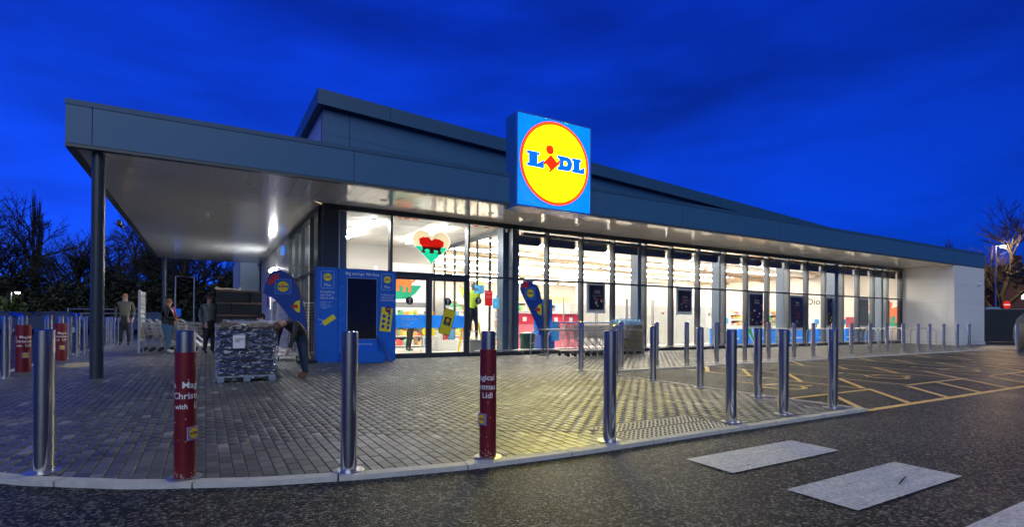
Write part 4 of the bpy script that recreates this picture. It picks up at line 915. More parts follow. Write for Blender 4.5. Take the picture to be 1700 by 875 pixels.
hx = [16.6, 19.3, 22.8, 24.0, 25.2, 26.4, 27.4, 28.3]
for i, x in enumerate(hx): hoop((x, -.65), (x-.1, -1.75), .78, 'grey steel cycle hoop by the glass, %s from the left of eight' % ORD[i], 'cycle hoops by the shopfront')
hoop((5.76, -.45), (8.9, -.45), .76, 'long low trolley bay rail nearer the glass', 'trolley bay rails', .02, 'bay_rail', 'rail')
hoop((5.70, -1.43), (9.3, -1.43), .76, 'long low trolley bay rail on the car park side', 'trolley bay rails', .02, 'bay_rail', 'rail')

# ------------------------------------------------------------------ bollards
RB = .0575
def bollard_mesh(h): return MB().lathe([(RB, -.02), (RB, h-.006), (RB-.006, h), (RB-.012, h+.001), (.001, h+.001)], (0, 0, 0), 40).mesh('post', STEEL, smooth=40)
bmA, bmB = bollard_mesh(1.0), bollard_mesh(1.06)
plm = MB().lathe([(.108, .0), (.108, .006), (.10, .009), (.06, .009)], (0, 0, 0), 32).mesh('base_plate', GALV, smooth=40)
def bollard(x, y, label, grp, me=bmA, plate=True, dark=False):
    t = thing('bollard', label, 'bollard', (x, y, gz(y)+.001), grp)
    o = bpy.data.objects.new('post', me); COL.objects.link(o); o.parent = t
    if plate: o = bpy.data.objects.new('base_plate', plm); COL.objects.link(o); o.parent = t
    return t
def sleeve(t, r, h0, h1, mat, ang, ts, name='sleeve', flat=False):
    x, y, z = t.location
    MB().lathe([(r, h0), (r, h1), (r-.004, h1+.002), (.058, h1+.002)], (x, y, z), 40).build(name, mat, t, smooth=40)
    s = bpy.data.objects[-1] if False else [c for c in bpy.data.objects if c.parent == t][-1]
    H = h1
    for s_, hh, dz, of in (('A ', ts*.8, .0, -2.0), ('Magical', ts, .0, 0), ('Christmas', ts, -ts*1.6, 0), ('with', ts*.75, -ts*3.1, -1.2), ('Lidl', ts, -ts*3.1, 1.0)):
        a0 = ang+(of*ts*1.25)/r if s_ not in ('Magical', 'Christmas') else ang+(ts*.6/r if s_ == 'Magical' else 0)
        txt(s_, hh, (0, 0, 0), (1, 0, 0), (0, 0, 1), WHITE, t, 'CENTER', bend=((x, y, z+H*.72+dz), r+.0012, a0), bold=.015)
    # the small square logo, wrapped as a flat plate against the sleeve
    n = Vector((math.cos(ang), math.sin(ang), 0)); A = Vector((0, 0, 1)).cross(n).normalized(); s2 = ts*2.0
    al = ang+.15; n = Vector((math.cos(al), math.sin(al), 0)); A = Vector((0, 0, 1)).cross(n)
    C0 = Vector((x, y, z+H*.36))+n*(r+.0005)
    MB().prism([(-s2/2, -s2/2), (s2/2, -s2/2), (s2/2, s2/2), (-s2/2, s2/2)], C0-n*.006, A, (0, 0, 1), .0075).build('logo_plate', M('pale_violet_print', (.35, .3, .55), .5), t)
    logo(C0-A*s2*.46-Vector((0, 0, s2*.46))+n*.0022, A, (0, 0, 1), s2*.92, t, False, (BLUE, RED, YEL, NAVY, RED), n=24)
nearp = [(-3.45,-8.61),(-2.59,-9.23),(-1.58,-9.59),(-.53,-9.73),(.70,-9.76),(2.46,-9.70),(3.43,-9.68),(4.44,-9.70)]
g = 'steel bollards along the front kerb'
nl = ['polished steel bollard nearest the left end of the front kerb', 'bollard in a dark red sleeve, left of the two on the front kerb', 'bare steel bollard between the two red ones on the front kerb',
      'bollard in a dark red sleeve before the shop entrance, right of the front kerb pair', 'bare steel bollard at the left corner of the dotted tactile slabs', 'bare steel bollard at the right corner of the dotted tactile slabs',
      'bare steel bollard midway between the tactile slabs and the parking bay corner', 'bare steel bollard on the front kerb at the corner of the yellow lined bay']
for i, ((x, y), l) in enumerate(zip(nearp, nl)):
    t = bollard(x, y, l, g)
    if i in (1, 3):
        av = math.atan2(CAM.y-y, CAM.x-x)
        sleeve(t, .0655, .01, .855, SLEEVE if i == 3 else SLEEVE, av+(.62 if i == 1 else -.95), .045)
        mm = MB()
        for k in range(70):
            th = random.uniform(0, 6.28); zz_ = abs(random.gauss(0, .035))+.008; r_ = random.uniform(.0012, .005); c = Vector((x+.0658*math.cos(th), y+.0658*math.sin(th), gz(y)+zz_))
            nn = Vector((math.cos(th), math.sin(th), 0)); mm.prism(circ(0, 0, r_, 6), c, Vector((0, 0, 1)).cross(nn), (0, 0, 1), .0008)
        for k in range(22):
            th = random.uniform(0, 6.28); c = Vector((x+.0658*math.cos(th), y+.0658*math.sin(th), gz(y)+random.uniform(.05, .84))); nn = Vector((math.cos(th), math.sin(th), 0)); mm.prism(circ(0, 0, random.uniform(.001, .005), 6), c, Vector((0, 0, 1)).cross(nn), (0, 0, 1), .0008)
        tag(mm.build('paint_chips', CREAM, t), kind='stuff')
for i, (x, y) in enumerate([(4.53,-8.59),(4.63,-7.47),(4.65,-6.39),(4.71,-5.31)]): bollard(x, y, 'steel bollard beside the parking bay edge, %s going from the front kerb to the shop' % ORD[i], 'steel bollards between paving and bays', bmA)
row = [(4.58,-4.35),(5.74,-4.33),(6.84,-4.34),(7.97,-4.26),(9.17,-4.2),(10.4,-4.15),(11.49,-4.13),(12.76,-4.1),(13.76,-4.1),(14.87,-4.09),(15.97,-4.08),(17.25,-4.04),(18.47,-4.0),(19.73,-3.96),(20.91,-3.95),(21.95,-3.92),(23.26,-3.88),(24.6,-3.85),(25.8,-3.83),(27.3,-4.93)]
for i, (x, y) in enumerate(row): bollard(x, y, ('slim grey bollard parallel to the glass front, %s from the left' % ORD[i]) if i < 19 else 'lone grey bollard at the far right beside the dark hoarding', 'steel bollards between the bays and the shop', bmB)
lefty = [-1.42,-.41,1.45,2.51,3.4,4.4,5.4,6.45,7.33,8.2,9.2,10.05,11.06,12.15,13.2,14.1,15.3,16.5]
for i, y in enumerate(lefty):
    red = i in (1, 3)
    l = ('bollard in a wide dark red sleeve, %s of the two beside the car park' % ('nearer' if i == 1 else 'farther')) if red else 'steel bollard in the row beside the left car park, %s from the nearest' % ORD[i]
    t = bollard(-5.41, y, l, 'steel bollards beside the left car park', bmB, i < 6)
    if red: sleeve(t, .115, .01, .88, SLEEVE, math.atan2(CAM.y-y, CAM.x+5.41)+.1, .05)
for i, (x, y) in enumerate(((-11.3, 23.6), (-10.5, 21.4), (-9.0, 19))): bollard(x, y, 'dim bollard far in the left car park, %s from the left' % ORD[i], 'far car park bollards', bmB, False)

# ------------------------------------------------------------------ pallets, bags, crates, cages
WOOD = M('pallet_wood', (.26, .20, .14), .7, var=.3, vs=15); WOODB = M('blue_grey_pallet', (.22, .27, .33), .6, var=.25, vs=15)
BAG = M('dark_compost_bag', (.016, .032, .11), .2, var=.9, vs=9, bump=.9, bs=14); BAGT = M('brown_compost_bag', (.16, .10, .06), .3, var=.5, vs=14, bump=.8, bs=14)
def film():
    m = bpy.data.materials.new('stretch_film'); m.use_nodes = True; t = m.node_tree; t.nodes.clear(); L = t.links.new
    o = t.nodes.new('ShaderNodeOutputMaterial'); mx = t.nodes.new('ShaderNodeMixShader'); tr = t.nodes.new('ShaderNodeBsdfTransparent'); gl = t.nodes.new('ShaderNodeBsdfPrincipled')
    gl.inputs['Base Color'].default_value = (.8, .82, .86, 1); gl.inputs['Roughness'].default_value = .15
    g = t.nodes.new('ShaderNodeNewGeometry'); mp = t.nodes.new('ShaderNodeMapping'); mp.inputs['Rotation'].default_value = (.5, .6, 0); mp.inputs['Scale'].default_value = (3, 3, 9); L(g.outputs['Position'], mp.inputs[0])
    n = t.nodes.new('ShaderNodeTexNoise'); n.inputs['Scale'].default_value = 2.2; n.inputs['Detail'].default_value = 7; n.inputs['Distortion'].default_value = 1.6; L(mp.outputs[0], n.inputs['Vector'])
    r = t.nodes.new('ShaderNodeMapRange'); r.inputs[1].default_value = .53; r.inputs[2].default_value = .72; r.inputs[3].default_value = .05; r.inputs[4].default_value = .85; L(n.outputs['Fac'], r.inputs[0])
    bp = t.nodes.new('ShaderNodeBump'); bp.inputs['Strength'].default_value = .9; bp.inputs['Distance'].default_value = .02; L(n.outputs['Fac'], bp.inputs['Height']); L(bp.outputs[0], gl.inputs['Normal'])
    L(r.outputs[0], mx.inputs[0]); L(tr.outputs[0], mx.inputs[1]); L(gl.outputs[0], mx.inputs[2]); L(mx.outputs[0], o.inputs[0]); return m
FILM = film()
def pallet(x0, y0, x1, y1, z, label, mat):
    t = thing('pallet', label, 'pallet', ((x0+x1)/2, (y0+y1)/2, z))
    for k in range(3):
        x = x0+(x1-x0-.1)*k/2; box((x, y0, z), (x+.1, y1, z+.075), 'bearer', mat, t)
    n = 6
    for k in range(n):
        y = y0+(y1-y0)*k/n; box((x0, y+.008, z+.076), (x1, y+(y1-y0)/n-.03, z+.10), 'board', mat, t)
    return t
rng = random.Random(3)
px0, px1, py0, py1 = -2.30, -1.42, -3.55, -2.55; pz = gz(-3)
pallet(px0, py0, px1, py1, pz, 'grey pallet under the film-wrapped compost bags', WOODB)
def bagmesh(seed, w, d, h):
    r = random.Random(seed); off = [r.uniform(-1, 1) for _ in range(12)]
    mb = MB(); nx, ny = 12, 8; vs = []
    def pt(u, v, s):
        e = (1-abs(u)**4)*(1-abs(v)**4); z = s*h/2*(e**.5)
        z += .010*math.sin(7*u+off[0])*math.cos(6*v+off[1])+.006*math.sin(15*u+off[2]+4*v)
        return (u*w/2*(1-.03*abs(v)), v*d/2*(1-.03*abs(u)), z)
    for s in (1, -1):
        for j in range(ny+1):
            for i in range(nx+1): vs.append(pt(-1+2*i/nx, -1+2*j/ny, s))
    n = (nx+1)*(ny+1); fs = []
    for j in range(ny):
        for i in range(nx):
            a = j*(nx+1)+i; fs.append((a, a+1, a+nx+2, a+nx+1)); fs.append((n+a, n+a+nx+1, n+a+nx+2, n+a+1))
    mb.add(vs, fs); return mb.mesh('bag', BAG, smooth=60)
bms = [bagmesh(i, .47, .55, .13) for i in range(4)]; bmt = []
for i in range(2):
    m_ = bagmesh(9+i, .47, .55, .13); m_.materials.clear(); m_.materials.append(BAGT); bmt.append(m_)
LY = 8
for k in range(LY):
    for i in range(2):
        for j in range(2):
            top = k == LY-1
            o = bpy.data.objects.new('compost_bag', (bmt if top else bms)[rng.randrange(2)]); COL.objects.link(o)
            o.location = (px0+.22+i*.44+rng.uniform(-.015, .015), py0+.26+j*.5+rng.uniform(-.015, .015), pz+.165+k*.108); o.rotation_euler = (rng.gauss(0, .03), rng.gauss(0, .03), rng.gauss(0, .04)+(math.pi if rng.random() < .5 else 0))
            tag(o, '%s compost bag, %s %s column, %s layer up the wrapped pallet' % ('brown' if top else 'dark blue-black', 'left' if i == 0 else 'right', 'front' if j == 0 else 'rear', ORD[k]), 'bag', 'compost bags on the wrapped pallet')
def wrap(x0, y0, x1, y1, z0, z1, name, label, seed, amp=.02, parent=None):
    r = random.Random(seed); mb = MB(); nz = 22; pts = []
    per = []
    for (ax, ay), (bx, by) in zip([(x0, y0), (x1, y0), (x1, y1), (x0, y1)], [(x1, y0), (x1, y1), (x0, y1), (x0, y0)]):
        for k in range(10): per.append((ax+(bx-ax)*k/10, ay+(by-ay)*k/10))
    cx, cy_ = (x0+x1)/2, (y0+y1)/2; n = len(per); vs = []
    for j in range(nz+1):
        z = z0+(z1-z0)*j/nz; sc = 1+.035*abs(math.sin(j*math.pi/nz*(LY)))
        for i, (x, y) in enumerate(per):
            q = sc+r.gauss(0, amp*.5); vs.append((cx+(x-cx)*q, cy_+(y-cy_)*q, z+r.gauss(0, .006)))
    fs = [(j*n+i, j*n+(i+1) % n, (j+1)*n+(i+1) % n, (j+1)*n+i) for j in range(nz) for i in range(n)]
    mb.add(vs, fs); o = mb.build(name, FILM, smooth=60); return tag(o, label, 'film wrap')
wrap(px0-.02, py0-.03, px1+.02, py1+.03, pz+.03, pz+.10+LY*.11, 'film_wrap', 'crumpled clear stretch film around the pallet of compost bags', 4)
t = thing('delivery_note', 'white paper note under the film on the compost pallet', 'note', (-1.98, -3.6, .55)); box((-2.08, -3.625, .52), (-1.90, -3.618, .74), 'paper', WHITE, t); txt('GARDEN\nFEED', .025, (-2.05, -3.627, .66), (1, 0, 0), (0, 0, 1), DARK, t)
t = thing('loose_film', 'long loose tail of clear film lying on the blocks', 'plastic film', (-2.5, -3.6, gz(-3.6)))
mm = MB(); vs = []
for k in range(14):
    x = -2.30-k*.07; y = -3.45-.03*k+.05*math.sin(k); w_ = .09+.03*math.sin(k*1.7)
    for j in range(4): vs.append((x+.02*j, y-w_/2+w_*j/3, gz(y)+.012+.03*abs(math.sin(k*1.3+j*1.9))))
mm.add(vs, [(k*4+j, k*4+j+1, (k+1)*4+j+1, (k+1)*4+j) for k in range(13) for j in range(3)]); mm.build('film_tail', FILM, t, smooth=60)
# second wrapped pallet behind, pale
pallet(-2.15, -2.1, -1.25, -1.2, gz(-1.7), 'wooden pallet hidden behind the compost, under a pale wrapped load', WOOD)
t = thing('wrapped_load', 'pale grey wrapped load standing behind the compost pallet', 'wrapped goods', (-1.7, -1.7, gz(-1.7)+.1))
mm = MB()
for i in range(5):
    for k in range(4): mm.box((-2.12+i*.175, -2.08, .04+k*.235), (-2.12+i*.175+.165, -1.22, .04+k*.235+.22))
mm.build('carton', M('grey_carton', (.30, .33, .40), .4, var=.4, vs=12), t); 
wrap(-2.17, -2.12, -1.23, -1.18, .0, 1.0, 'film_wrap', 'clear film around the pale wrapped load', 8, .015)
# black crates
cr = M('black_crate', (.010, .010, .012), .35, var=.3); crr = M('brown_crate_rim', (.10, .065, .05), .45)
def crate(x0, x1, y0, y1, z0, z1, label):
    t = thing('black_crate', label, 'crate', ((x0+x1)/2, (y0+y1)/2, z0), 'stacked black crates under the canopy')
    box((x0, y0, z0), (x1, y1, z1-.05), 'crate_body', cr, t, .01); box((x0-.012, y0-.012, z1-.049), (x1+.012, y1+.012, z1-.002), 'rim', crr, t)
pallet(-2.2, 3.4, -1.0, 4.4, 0, 'pallet under the stack of black crates', WOOD)
for k, (z0, z1) in enumerate(((.11, .45), (.452, .79), (.792, 1.14), (1.142, 1.49), (1.492, 1.83))):
    ln = 'bottom second middle fourth top'.split()[k]
    if k % 2: crate(-2.2, -1.86, 3.45, 4.35, z0, z1, 'narrow black crate at the left of the %s tier of the stack' % ln); crate(-1.84, -1.05, 3.45, 4.35, z0, z1, 'wide black crate at the right of the %s tier of the stack' % ln)
    else: crate(-2.2, -1.38, 3.45, 4.35, z0, z1, 'wide black crate at the left of the %s tier of the stack' % ln); crate(-1.36, -1.05, 3.45, 4.35, z0, z1, 'narrow black crate at the right of the %s tier of the stack' % ln)
t = thing('scrap_wrapping', 'scrap of white film lying on top of the black crates', 'plastic film', (-1.9, 3.6, 1.83))
mm = MB().prism([(-2.25, 1.86), (-2.1, 1.84), (-1.8, 1.86), (-1.6, 1.835), (-1.58, 1.93), (-1.63, 1.93), (-1.66, 1.87), (-1.9, 1.9), (-2.1, 1.885), (-2.2, 1.93), (-2.24, 1.92)], (0, 3.7, 0), (1, 0, 0), (0, 0, 1), .15).build('film_scrap', CREAM, t)
# roll cages
def cage(x, y, rz, label, h=1.45, w=.62, d=.75):
    t = thing('roll_cage', label, 'roll cage', (x, y, gz(y)), 'wire roll cages', rz, world=False)
    fr = MB()
    for a in (0, w):
        for b in (0, d): fr.tube([(a, b, .12), (a, b, h)], .014, 6)
        fr.tube([(a, 0, h), (a, d, h)], .014, 6); fr.tube([(a, 0, .16), (a, d, .16)], .014, 6)
    for b in (0, d): fr.tube([(0, b, h), (w, b, h)], .014, 6); fr.tube([(0, b, .16), (w, b, .16)], .014, 6)
    fr.build('frame', GALV, t)
    wr = MB()
    for b in (0, d):
        for k in range(1, 11): wr.bar((w*k/11, b, .16), (w*k/11, b, h), .006)
        for k in range(1, 16): wr.bar((0, b, .16+(h-.16)*k/16), (w, b, .16+(h-.16)*k/16), .006)
    for a in (0, w):
        for k in range(1, 11): wr.bar((a, d*k/11, .16), (a, d*k/11, h), .006)
        for k in range(1, 16): wr.bar((a, 0, .16+(h-.16)*k/16), (a, d, .16+(h-.16)*k/16), .006)
    tag(wr.build('mesh_sides', ZINC, t), kind='stuff'); box((0, 0, .10), (w, d, .14), 'deck', GALV, t)
    for a in (.06, w-.06):
        for b in (.06, d-.06): MB().tube([(a-.015, b, .05), (a+.015, b, .05)], .05, 12).build('castor', DARK, t)
    return t
cage(-.98, .45, 0, 'wire roll cage left of the kiosk, nearer the compost pallet'); cage(-.33, 1.15, 0, 'wire roll cage tight against the side glass, partly behind the kiosk')
# pallet of bottled water by the trolleys
pallet(9.0, -.95, 9.75, -.15, gz(-.5), 'small pallet under the packs of bottles by the glass', WOOD)
WB = M('water_bottle_pack', (.25, .45, .65), .15, var=.6, vs=25, bump=.5, bs=40); BX = M('brown_carton', (.20, .15, .09), .6, var=.3, vs=8)
t = thing('carton_stack', 'stack of brown cartons with yellow edges on the pallet beside the trolleys', 'cartons', (9.37, -.55, .1))
for k in range(5):
    for i in range(2): box((9.02+i*.36, -.93, .06+k*.17), (9.02+i*.36+.345, -.17, .06+k*.17+.16), 'carton', BX, t)
t = thing('bottle_packs', 'shrink-wrapped packs of water bottles on top of the cartons', 'bottles', (9.37, -.55, .93)); mm = MB()
for i in range(5):
    for j in range(4): mm.lathe([(.06, 0), (.065, .02), (.065, .10), (.05, .14), (.02, .17), (.02, .19)], (9.08+i*.145, -.86+j*.2, .912), 10)
tag(mm.build('bottle', WB, t, smooth=True), kind='stuff'); box((9.03, -.92, .915), (9.72, -.19, 1.04), 'film', FILM, t)

# ------------------------------------------------------------------ trolleys
def trolley():
    t = thing('shopping_trolley', 'x', 'trolley', (0, 0, 0), None, 0, world=False)
    # basket: tapered, x forward
    w = MB()
    def rect(f, z): x0 = -.38+.06*(1-f); x1 = .30+.14*f; yy = .19+.06*f; return [(x0, -yy, z), (x1, -yy*.8, z), (x1, yy*.8, z), (x0, yy, z)]
    rings = [(0, .52), (.33, .63), (.66, .75), (1, .90)]
    for f, z in rings:
        r = rect(f, z)
        for a, b in zip(r, r[1:]+r[:1]): w.bar(a, b, .008)
    b0, b1 = rect(0, .52), rect(1, .90)
    for s in range(4):
        a0, a1, c0, c1 = [Vector(q) for q in (b0[s], b0[(s+1) % 4], b1[s], b1[(s+1) % 4])]
        n = 14 if s % 2 == 0 else 8
        for k in range(n): q = k/n; w.bar(a0.lerp(a1, q), c0.lerp(c1, q), .005)
    for k in range(1, 8): q = k/8; w.bar(Vector(b0[0]).lerp(Vector(b0[3]), q), Vector(b0[1]).lerp(Vector(b0[2]), q), .005)
    tag(w.build('basket', ZINC, t), kind='stuff')
    f = MB()
    for y in (-.2, .2):
        f.tube([(-.48, y*1.15, .98), (-.38, y*1.1, .90), (-.30, y, .50), (-.36, y*1.1, .16), (.38, y*.8, .14)], .012, 6)
    f.tube([(.38, -.16, .14), (.38, .16, .14)], .012, 6); f.tube([(-.36, -.22, .16), (-.36, .22, .16)], .012, 6); f.tube([(-.1, -.2, .52), (.3, -.17, .16)], .01, 6); f.tube([(-.1, .2, .52), (.3, .17, .16)], .01, 6)
    f.build('frame', GALV, t, smooth=True)
    MB().tube([(-.48, -.24, .99), (-.48, .24, .99)], .018, 8).build('handle', BLUE, t, smooth=True)
    for x, y in ((-.36, -.22), (-.36, .22), (.36, -.15), (.36, .15)):
        o = MB().tube([(x, y-.014, .055), (x, y+.014, .055)], .055, 14).build('wheel', DARK, t)
    return t
tp = trolley(); first = True
def put_tr(x, y, rz, label, grp):
    global first
    o = tp if first else copy_tree(tp); first = False
    o.location = (x, y, gz(y)); o.rotation_euler = (0, 0, rz); o['label'] = label; o['group'] = grp
for i in range(8): put_tr(6.95+i*.25, -.95, 0, 'wire trolley nested in the bay before the glass, %s from the left' % ORD[i], 'nested trolleys in the bay')
for i in range(6): put_tr(-3.75+i*.22, 5.85, 0, 'wire trolley in the front row behind the woman, %s from the left' % ORD[i], 'nested trolleys under the canopy')
for i in range(6): put_tr(-3.75+i*.22, 6.75, 0, 'wire trolley in the rear row under the canopy, %s from the left' % ORD[i], 'nested trolleys under the canopy')
t = thing('trolley_shelter', 'slatted grey end screen with leaf pattern beside the trolleys', 'screen', (-4.1, 5.3, 0))
box((-4.16, 5.05, 0), (-4.10, 5.11, 1.84), 'post', GALV, t); box((-4.16, 6.6, 0), (-4.10, 6.66, 1.84), 'post', GALV, t)
for k in range(9):
    z = .35+k*.165; box((-4.15, 5.115, z), (-4.12, 6.595, z+.15), 'screen_panel', WALLP, t)
mm = MB()
for k in range(10):
    for j in range(7):
        c = Vector((-4.118, 5.25+j*.2, .45+k*.14)); mm.prism([(0, -.05), (.03, 0), (0, .05), (-.03, 0)], c, (0, 1, 0), (0, 0, 1), .003)
tag(mm.build('leaf_pattern', MID, t), kind='stuff')
for x in (-3.2,-2.4): pass
t = thing('trolley_rail', 'low steel rail loop in front of the canopy trolleys', 'rail', (-4, 5.3, 0))
MB().tube([(-4.05, 5.3, 0), (-4.05, 5.3, .85), (-2.2, 5.3, .85), (-2.2, 5.3, 0)], .02, 8).build('rail', GALV, t)

# ------------------------------------------------------------------ lamps and bits on the side wall
t = thing('wall_lamp', 'lit bar lamp on the pale wall above the left feather banner', 'lamp', (0, 10.2, 3.1))
box((-.16, 9.6, 3.10), (-.031, 11.0, 3.13), 'lamp_body', WALLP, t); box((-.15, 9.62, 3.03), (-.04, 10.98, 3.099), 'diffuser', M('lit_wall_lamp', (1, 1, 1), .5, emit=200, ecol=(.95, .97, 1)), t)
t = thing('alarm_box', 'small bluish box on the side wall beside the glass', 'alarm', (0, 7.1, 3.5)); box((-.14, 6.98, 3.36), (-.031, 7.22, 3.66), 'case', M('lit_blue_box', (.1, .35, 1), .4, emit=.5, ecol=(.08, .3, 1)), t, .03)
t = thing('wall_poster', 'framed colourful poster on the side wall behind the banner', 'poster', (0, 12.1, 1.5)); box((-.06, 11.4, 1.45), (-.031, 12.8, 2.25), 'frame', WHITE, t); box((-.065, 11.5, 1.52), (-.061, 12.7, 2.18), 'print', BLUE, t)
MB().prism([(-12.5, 1.6), (-12.1, 1.55), (-11.8, 1.7), (-11.9, 2.1), (-12.2, 2.0), (-12.4, 2.12)], (-.066, 0, 0), (0, -1, 0), (0, 0, 1), .003)
MB().prism([(-12.5, 1.6), (-12.1, 1.55), (-11.8, 1.7), (-11.9, 2.1), (-12.2, 2.0), (-12.4, 2.12)], (-.067, 0, 0), (0, -1, 0), (0, 0, 1), .003).build('picture', RED, t)

# ------------------------------------------------------------------ people
SKIN = M('skin', (.50, .30, .22), .5, var=.08)
def person(label, loc, rz, h, top, legs, shoes, hair, pose='stand', hat=None, sit=False, bulk=1.0, extra=None, long_hair=False):
    t = thing('person', label, 'person', loc, None, rz, world=False)
    J = {}
    if pose in ('stand', 'carry', 'reach'):
        J.update(pel=(0,0,.96), spi=(0,0,1.14), che=(.01,0,1.34), nec=(.015,0,1.50), hea=(.03,0,1.58), top=(.035,0,1.71))
        J.update(kn0=(.02,.10,.50), an0=(-.02,.11,.09), to0=(.14,.12,.035), kn1=(.03,-.10,.50), an1=(0,-.11,.09), to1=(.16,-.12,.035))
        for i, s in ((0, 1), (1, -1)):
            J['sh%d' % i] = (0, .19*s, 1.42)
            if pose == 'stand': J['el%d' % i] = (-.03, .25*s, 1.15); J['wr%d' % i] = (.07, .24*s, .92); J['ha%d' % i] = (.10, .235*s, .85)
            elif pose == 'carry': J['el%d' % i] = (-.02, .25*s, 1.15); J['wr%d' % i] = (.22, .12*s, 1.08); J['ha%d' % i] = (.29, .09*s, 1.08)
            else: J['el%d' % i] = (.12, .26*s, 1.55); J['wr%d' % i] = (.22, .18*s, 1.78); J['ha%d' % i] = (.25, .16*s, 1.85)
    elif pose == 'bend':
        J.update(pel=(0,0,.92), spi=(.15,0,1.04), che=(.34,0,1.12), nec=(.49,0,1.13), hea=(.57,0,1.10), top=(.68,0,1.05))
        J.update(kn0=(.06,.10,.49), an0=(.0,.11,.09), to0=(.16,.12,.035), kn1=(-.08,-.10,.49), an1=(-.16,-.11,.09), to1=(0,-.12,.035))
        for i, s in ((0, 1), (1, -1)): J['sh%d' % i] = (.38,.18*s,1.12); J['el%d' % i] = (.44,.21*s,.86); J['wr%d' % i] = (.50,.17*s,.64); J['ha%d' % i] = (.52,.15*s,.57)
    elif pose == 'crouch':
        J.update(pel=(-.15,0,.42), spi=(-.05,0,.60), che=(.08,0,.78), nec=(.14,0,.92), hea=(.17,0,1.0), top=(.19,0,1.13))
        J.update(kn0=(.25,.14,.50), an0=(.05,.12,.09), to0=(.20,.13,.035), kn1=(.27,-.12,.42), an1=(-.12,-.12,.09), to1=(.03,-.12,.035))
        for i, s in ((0, 1), (1, -1)): J['sh%d' % i] = (.08,.19*s,.85); J['el%d' % i] = (.20,.23*s,.64); J['wr%d' % i] = (.40,.15*s,.62); J['ha%d' % i] = (.46,.13*s,.62)
    elif pose == 'sit':
        J.update(pel=(0,0,.52), spi=(.03,0,.72), che=(.05,0,.92), nec=(.08,0,1.08), hea=(.10,0,1.16), top=(.12,0,1.29))
        J.update(kn0=(.42,.12,.52), an0=(.40,.12,.09), to0=(.55,.12,.035), kn1=(.42,-.12,.52), an1=(.38,-.12,.09), to1=(.53,-.12,.035))
        for i, s in ((0, 1), (1, -1)): J['sh%d' % i] = (.05,.19*s,1.0); J['el%d' % i] = (.12,.24*s,.76); J['wr%d' % i] = (.35,.14*s,.80); J['ha%d' % i] = (.42,.11*s,.80)
    RR = dict(pel=(.155*bulk,.13*bulk), spi=(.15*bulk,.12*bulk), che=(.165*bulk,.125*bulk), nec=(.058,.058), hea=(.082,.082), top=(.060,.075), sh=(.068*bulk**.5,.068*bulk**.5), el=(.05,.05), wr=(.034,.034), ha=(.036,.022), kn=(.068+.03*(bulk-1),.068+.03*(bulk-1)), an=(.045,.045), to=(.045,.032))
    E = [('pel','spi'),('spi','che'),('che','nec'),('nec','hea'),('hea','top')]
    for i in '01': E += [('che','sh'+i),('sh'+i,'el'+i),('el'+i,'wr'+i),('wr'+i,'ha'+i),('pel','kn'+i),('kn'+i,'an'+i),('an'+i,'to'+i)]
    names = list(J); vs = [Vector(J[n]) for n in names]; es = [(names.index(a), names.index(b)) for a, b in E]
    rad = [RR.get(n, RR.get(n[:2])) for n in names]
    for i in '01':     # five separate fingers from each hand
        hI = names.index('ha'+i); d = (Vector(J['ha'+i])-Vector(J['wr'+i])).normalized(); u = Vector((0, 1, 0)) if abs(d.y) < .8 else Vector((1, 0, 0)); a = d.cross(u).normalized(); b = d.cross(a)
        for k, (o, ln) in enumerate(((-.026, .055), (-.009, .065), (.009, .062), (.026, .05))):
            b0 = Vector(J['ha'+i])+a*o+d*.02; vs += [b0, b0+d*ln*.55+b*.006, b0+d*ln+b*.024]; n0 = len(vs); es += [(hI, n0-3), (n0-3, n0-2), (n0-2, n0-1)]; rad += [(.0085, .0085), (.008, .008), (.007, .007)]
        b0 = Vector(J['ha'+i])-d*.02-a*.036; vs += [b0, b0-a*.018+d*.035+b*.012]; n0 = len(vs); es += [(hI, n0-2), (n0-2, n0-1)]; rad += [(.010, .010), (.009, .009)]
    k = h/1.76
    me = bpy.data.meshes.new('body'); me.from_pydata([v*k for v in vs], es, [])
    ob = bpy.data.objects.new('body', me); COL.objects.link(ob); sk = ob.modifiers.new('s', 'SKIN'); sub = ob.modifiers.new('u', 'SUBSURF'); sub.levels = 2; sub.render_levels = 2
    for i, r in enumerate(rad):
        me.skin_vertices[0].data[i].radius = (r[0]*k, r[1]*k)
    me.skin_vertices[0].data[0].use_root = True
    dg = bpy.context.evaluated_depsgraph_get(); m2 = bpy.data.meshes.new_from_object(ob.evaluated_get(dg)); bpy.data.objects.remove(ob)
    m2.materials.clear()
    for mm in (SKIN, top, legs, shoes): m2.materials.append(mm)
    segs = [(Vector(J[a])*k, Vector(J[b])*k, {'nec': 0, 'hea': 0}.get(a, 2 if a in ('pel',) and b[:2] == 'kn' or a[:2] == 'kn' else 3 if a[:2] == 'an' else 0 if a[:2] in ('wr',) else 1)) for a, b in E]
    for p in m2.polygons:
        c = p.center; best = None
        for a, b, m_ in segs:
            ab = b-a; q = max(0, min(1, (c-a).dot(ab)/ab.length_squared)); dd = (c-(a+ab*q)).length
            if best is None or dd < best[0]: best = (dd, m_)
        p.material_index = best[1]; p.use_smooth = True
        hands = min((c-Vector(J['ha0'])*k).length, (c-Vector(J['ha1'])*k).length)
        if hands < .085*k: p.material_index = 0
    body = bpy.data.objects.new('body', m2); COL.objects.link(body); body.parent = t
    hc = (Vector(J['hea'])+Vector(J['top']))/2*k; ax = (Vector(J['top'])-Vector(J['hea'])).normalized()
    fwd = (Vector((1, 0, 0))-ax*ax.x).normalized(); sd_ = ax.cross(fwd)
    def at_(x, y, z): return hc+fwd*(x*k)+sd_*(y*k)+ax*(z*k)
    MB().ell(at_(-.018, 0, .028), (.088*k, .080*k, .098*k), 14, 8, fn=lambda d: 1+.04*math.sin(9*d.x+7*d.z)).build('hair' if not hat else 'hat', hat or hair, t, smooth=True)
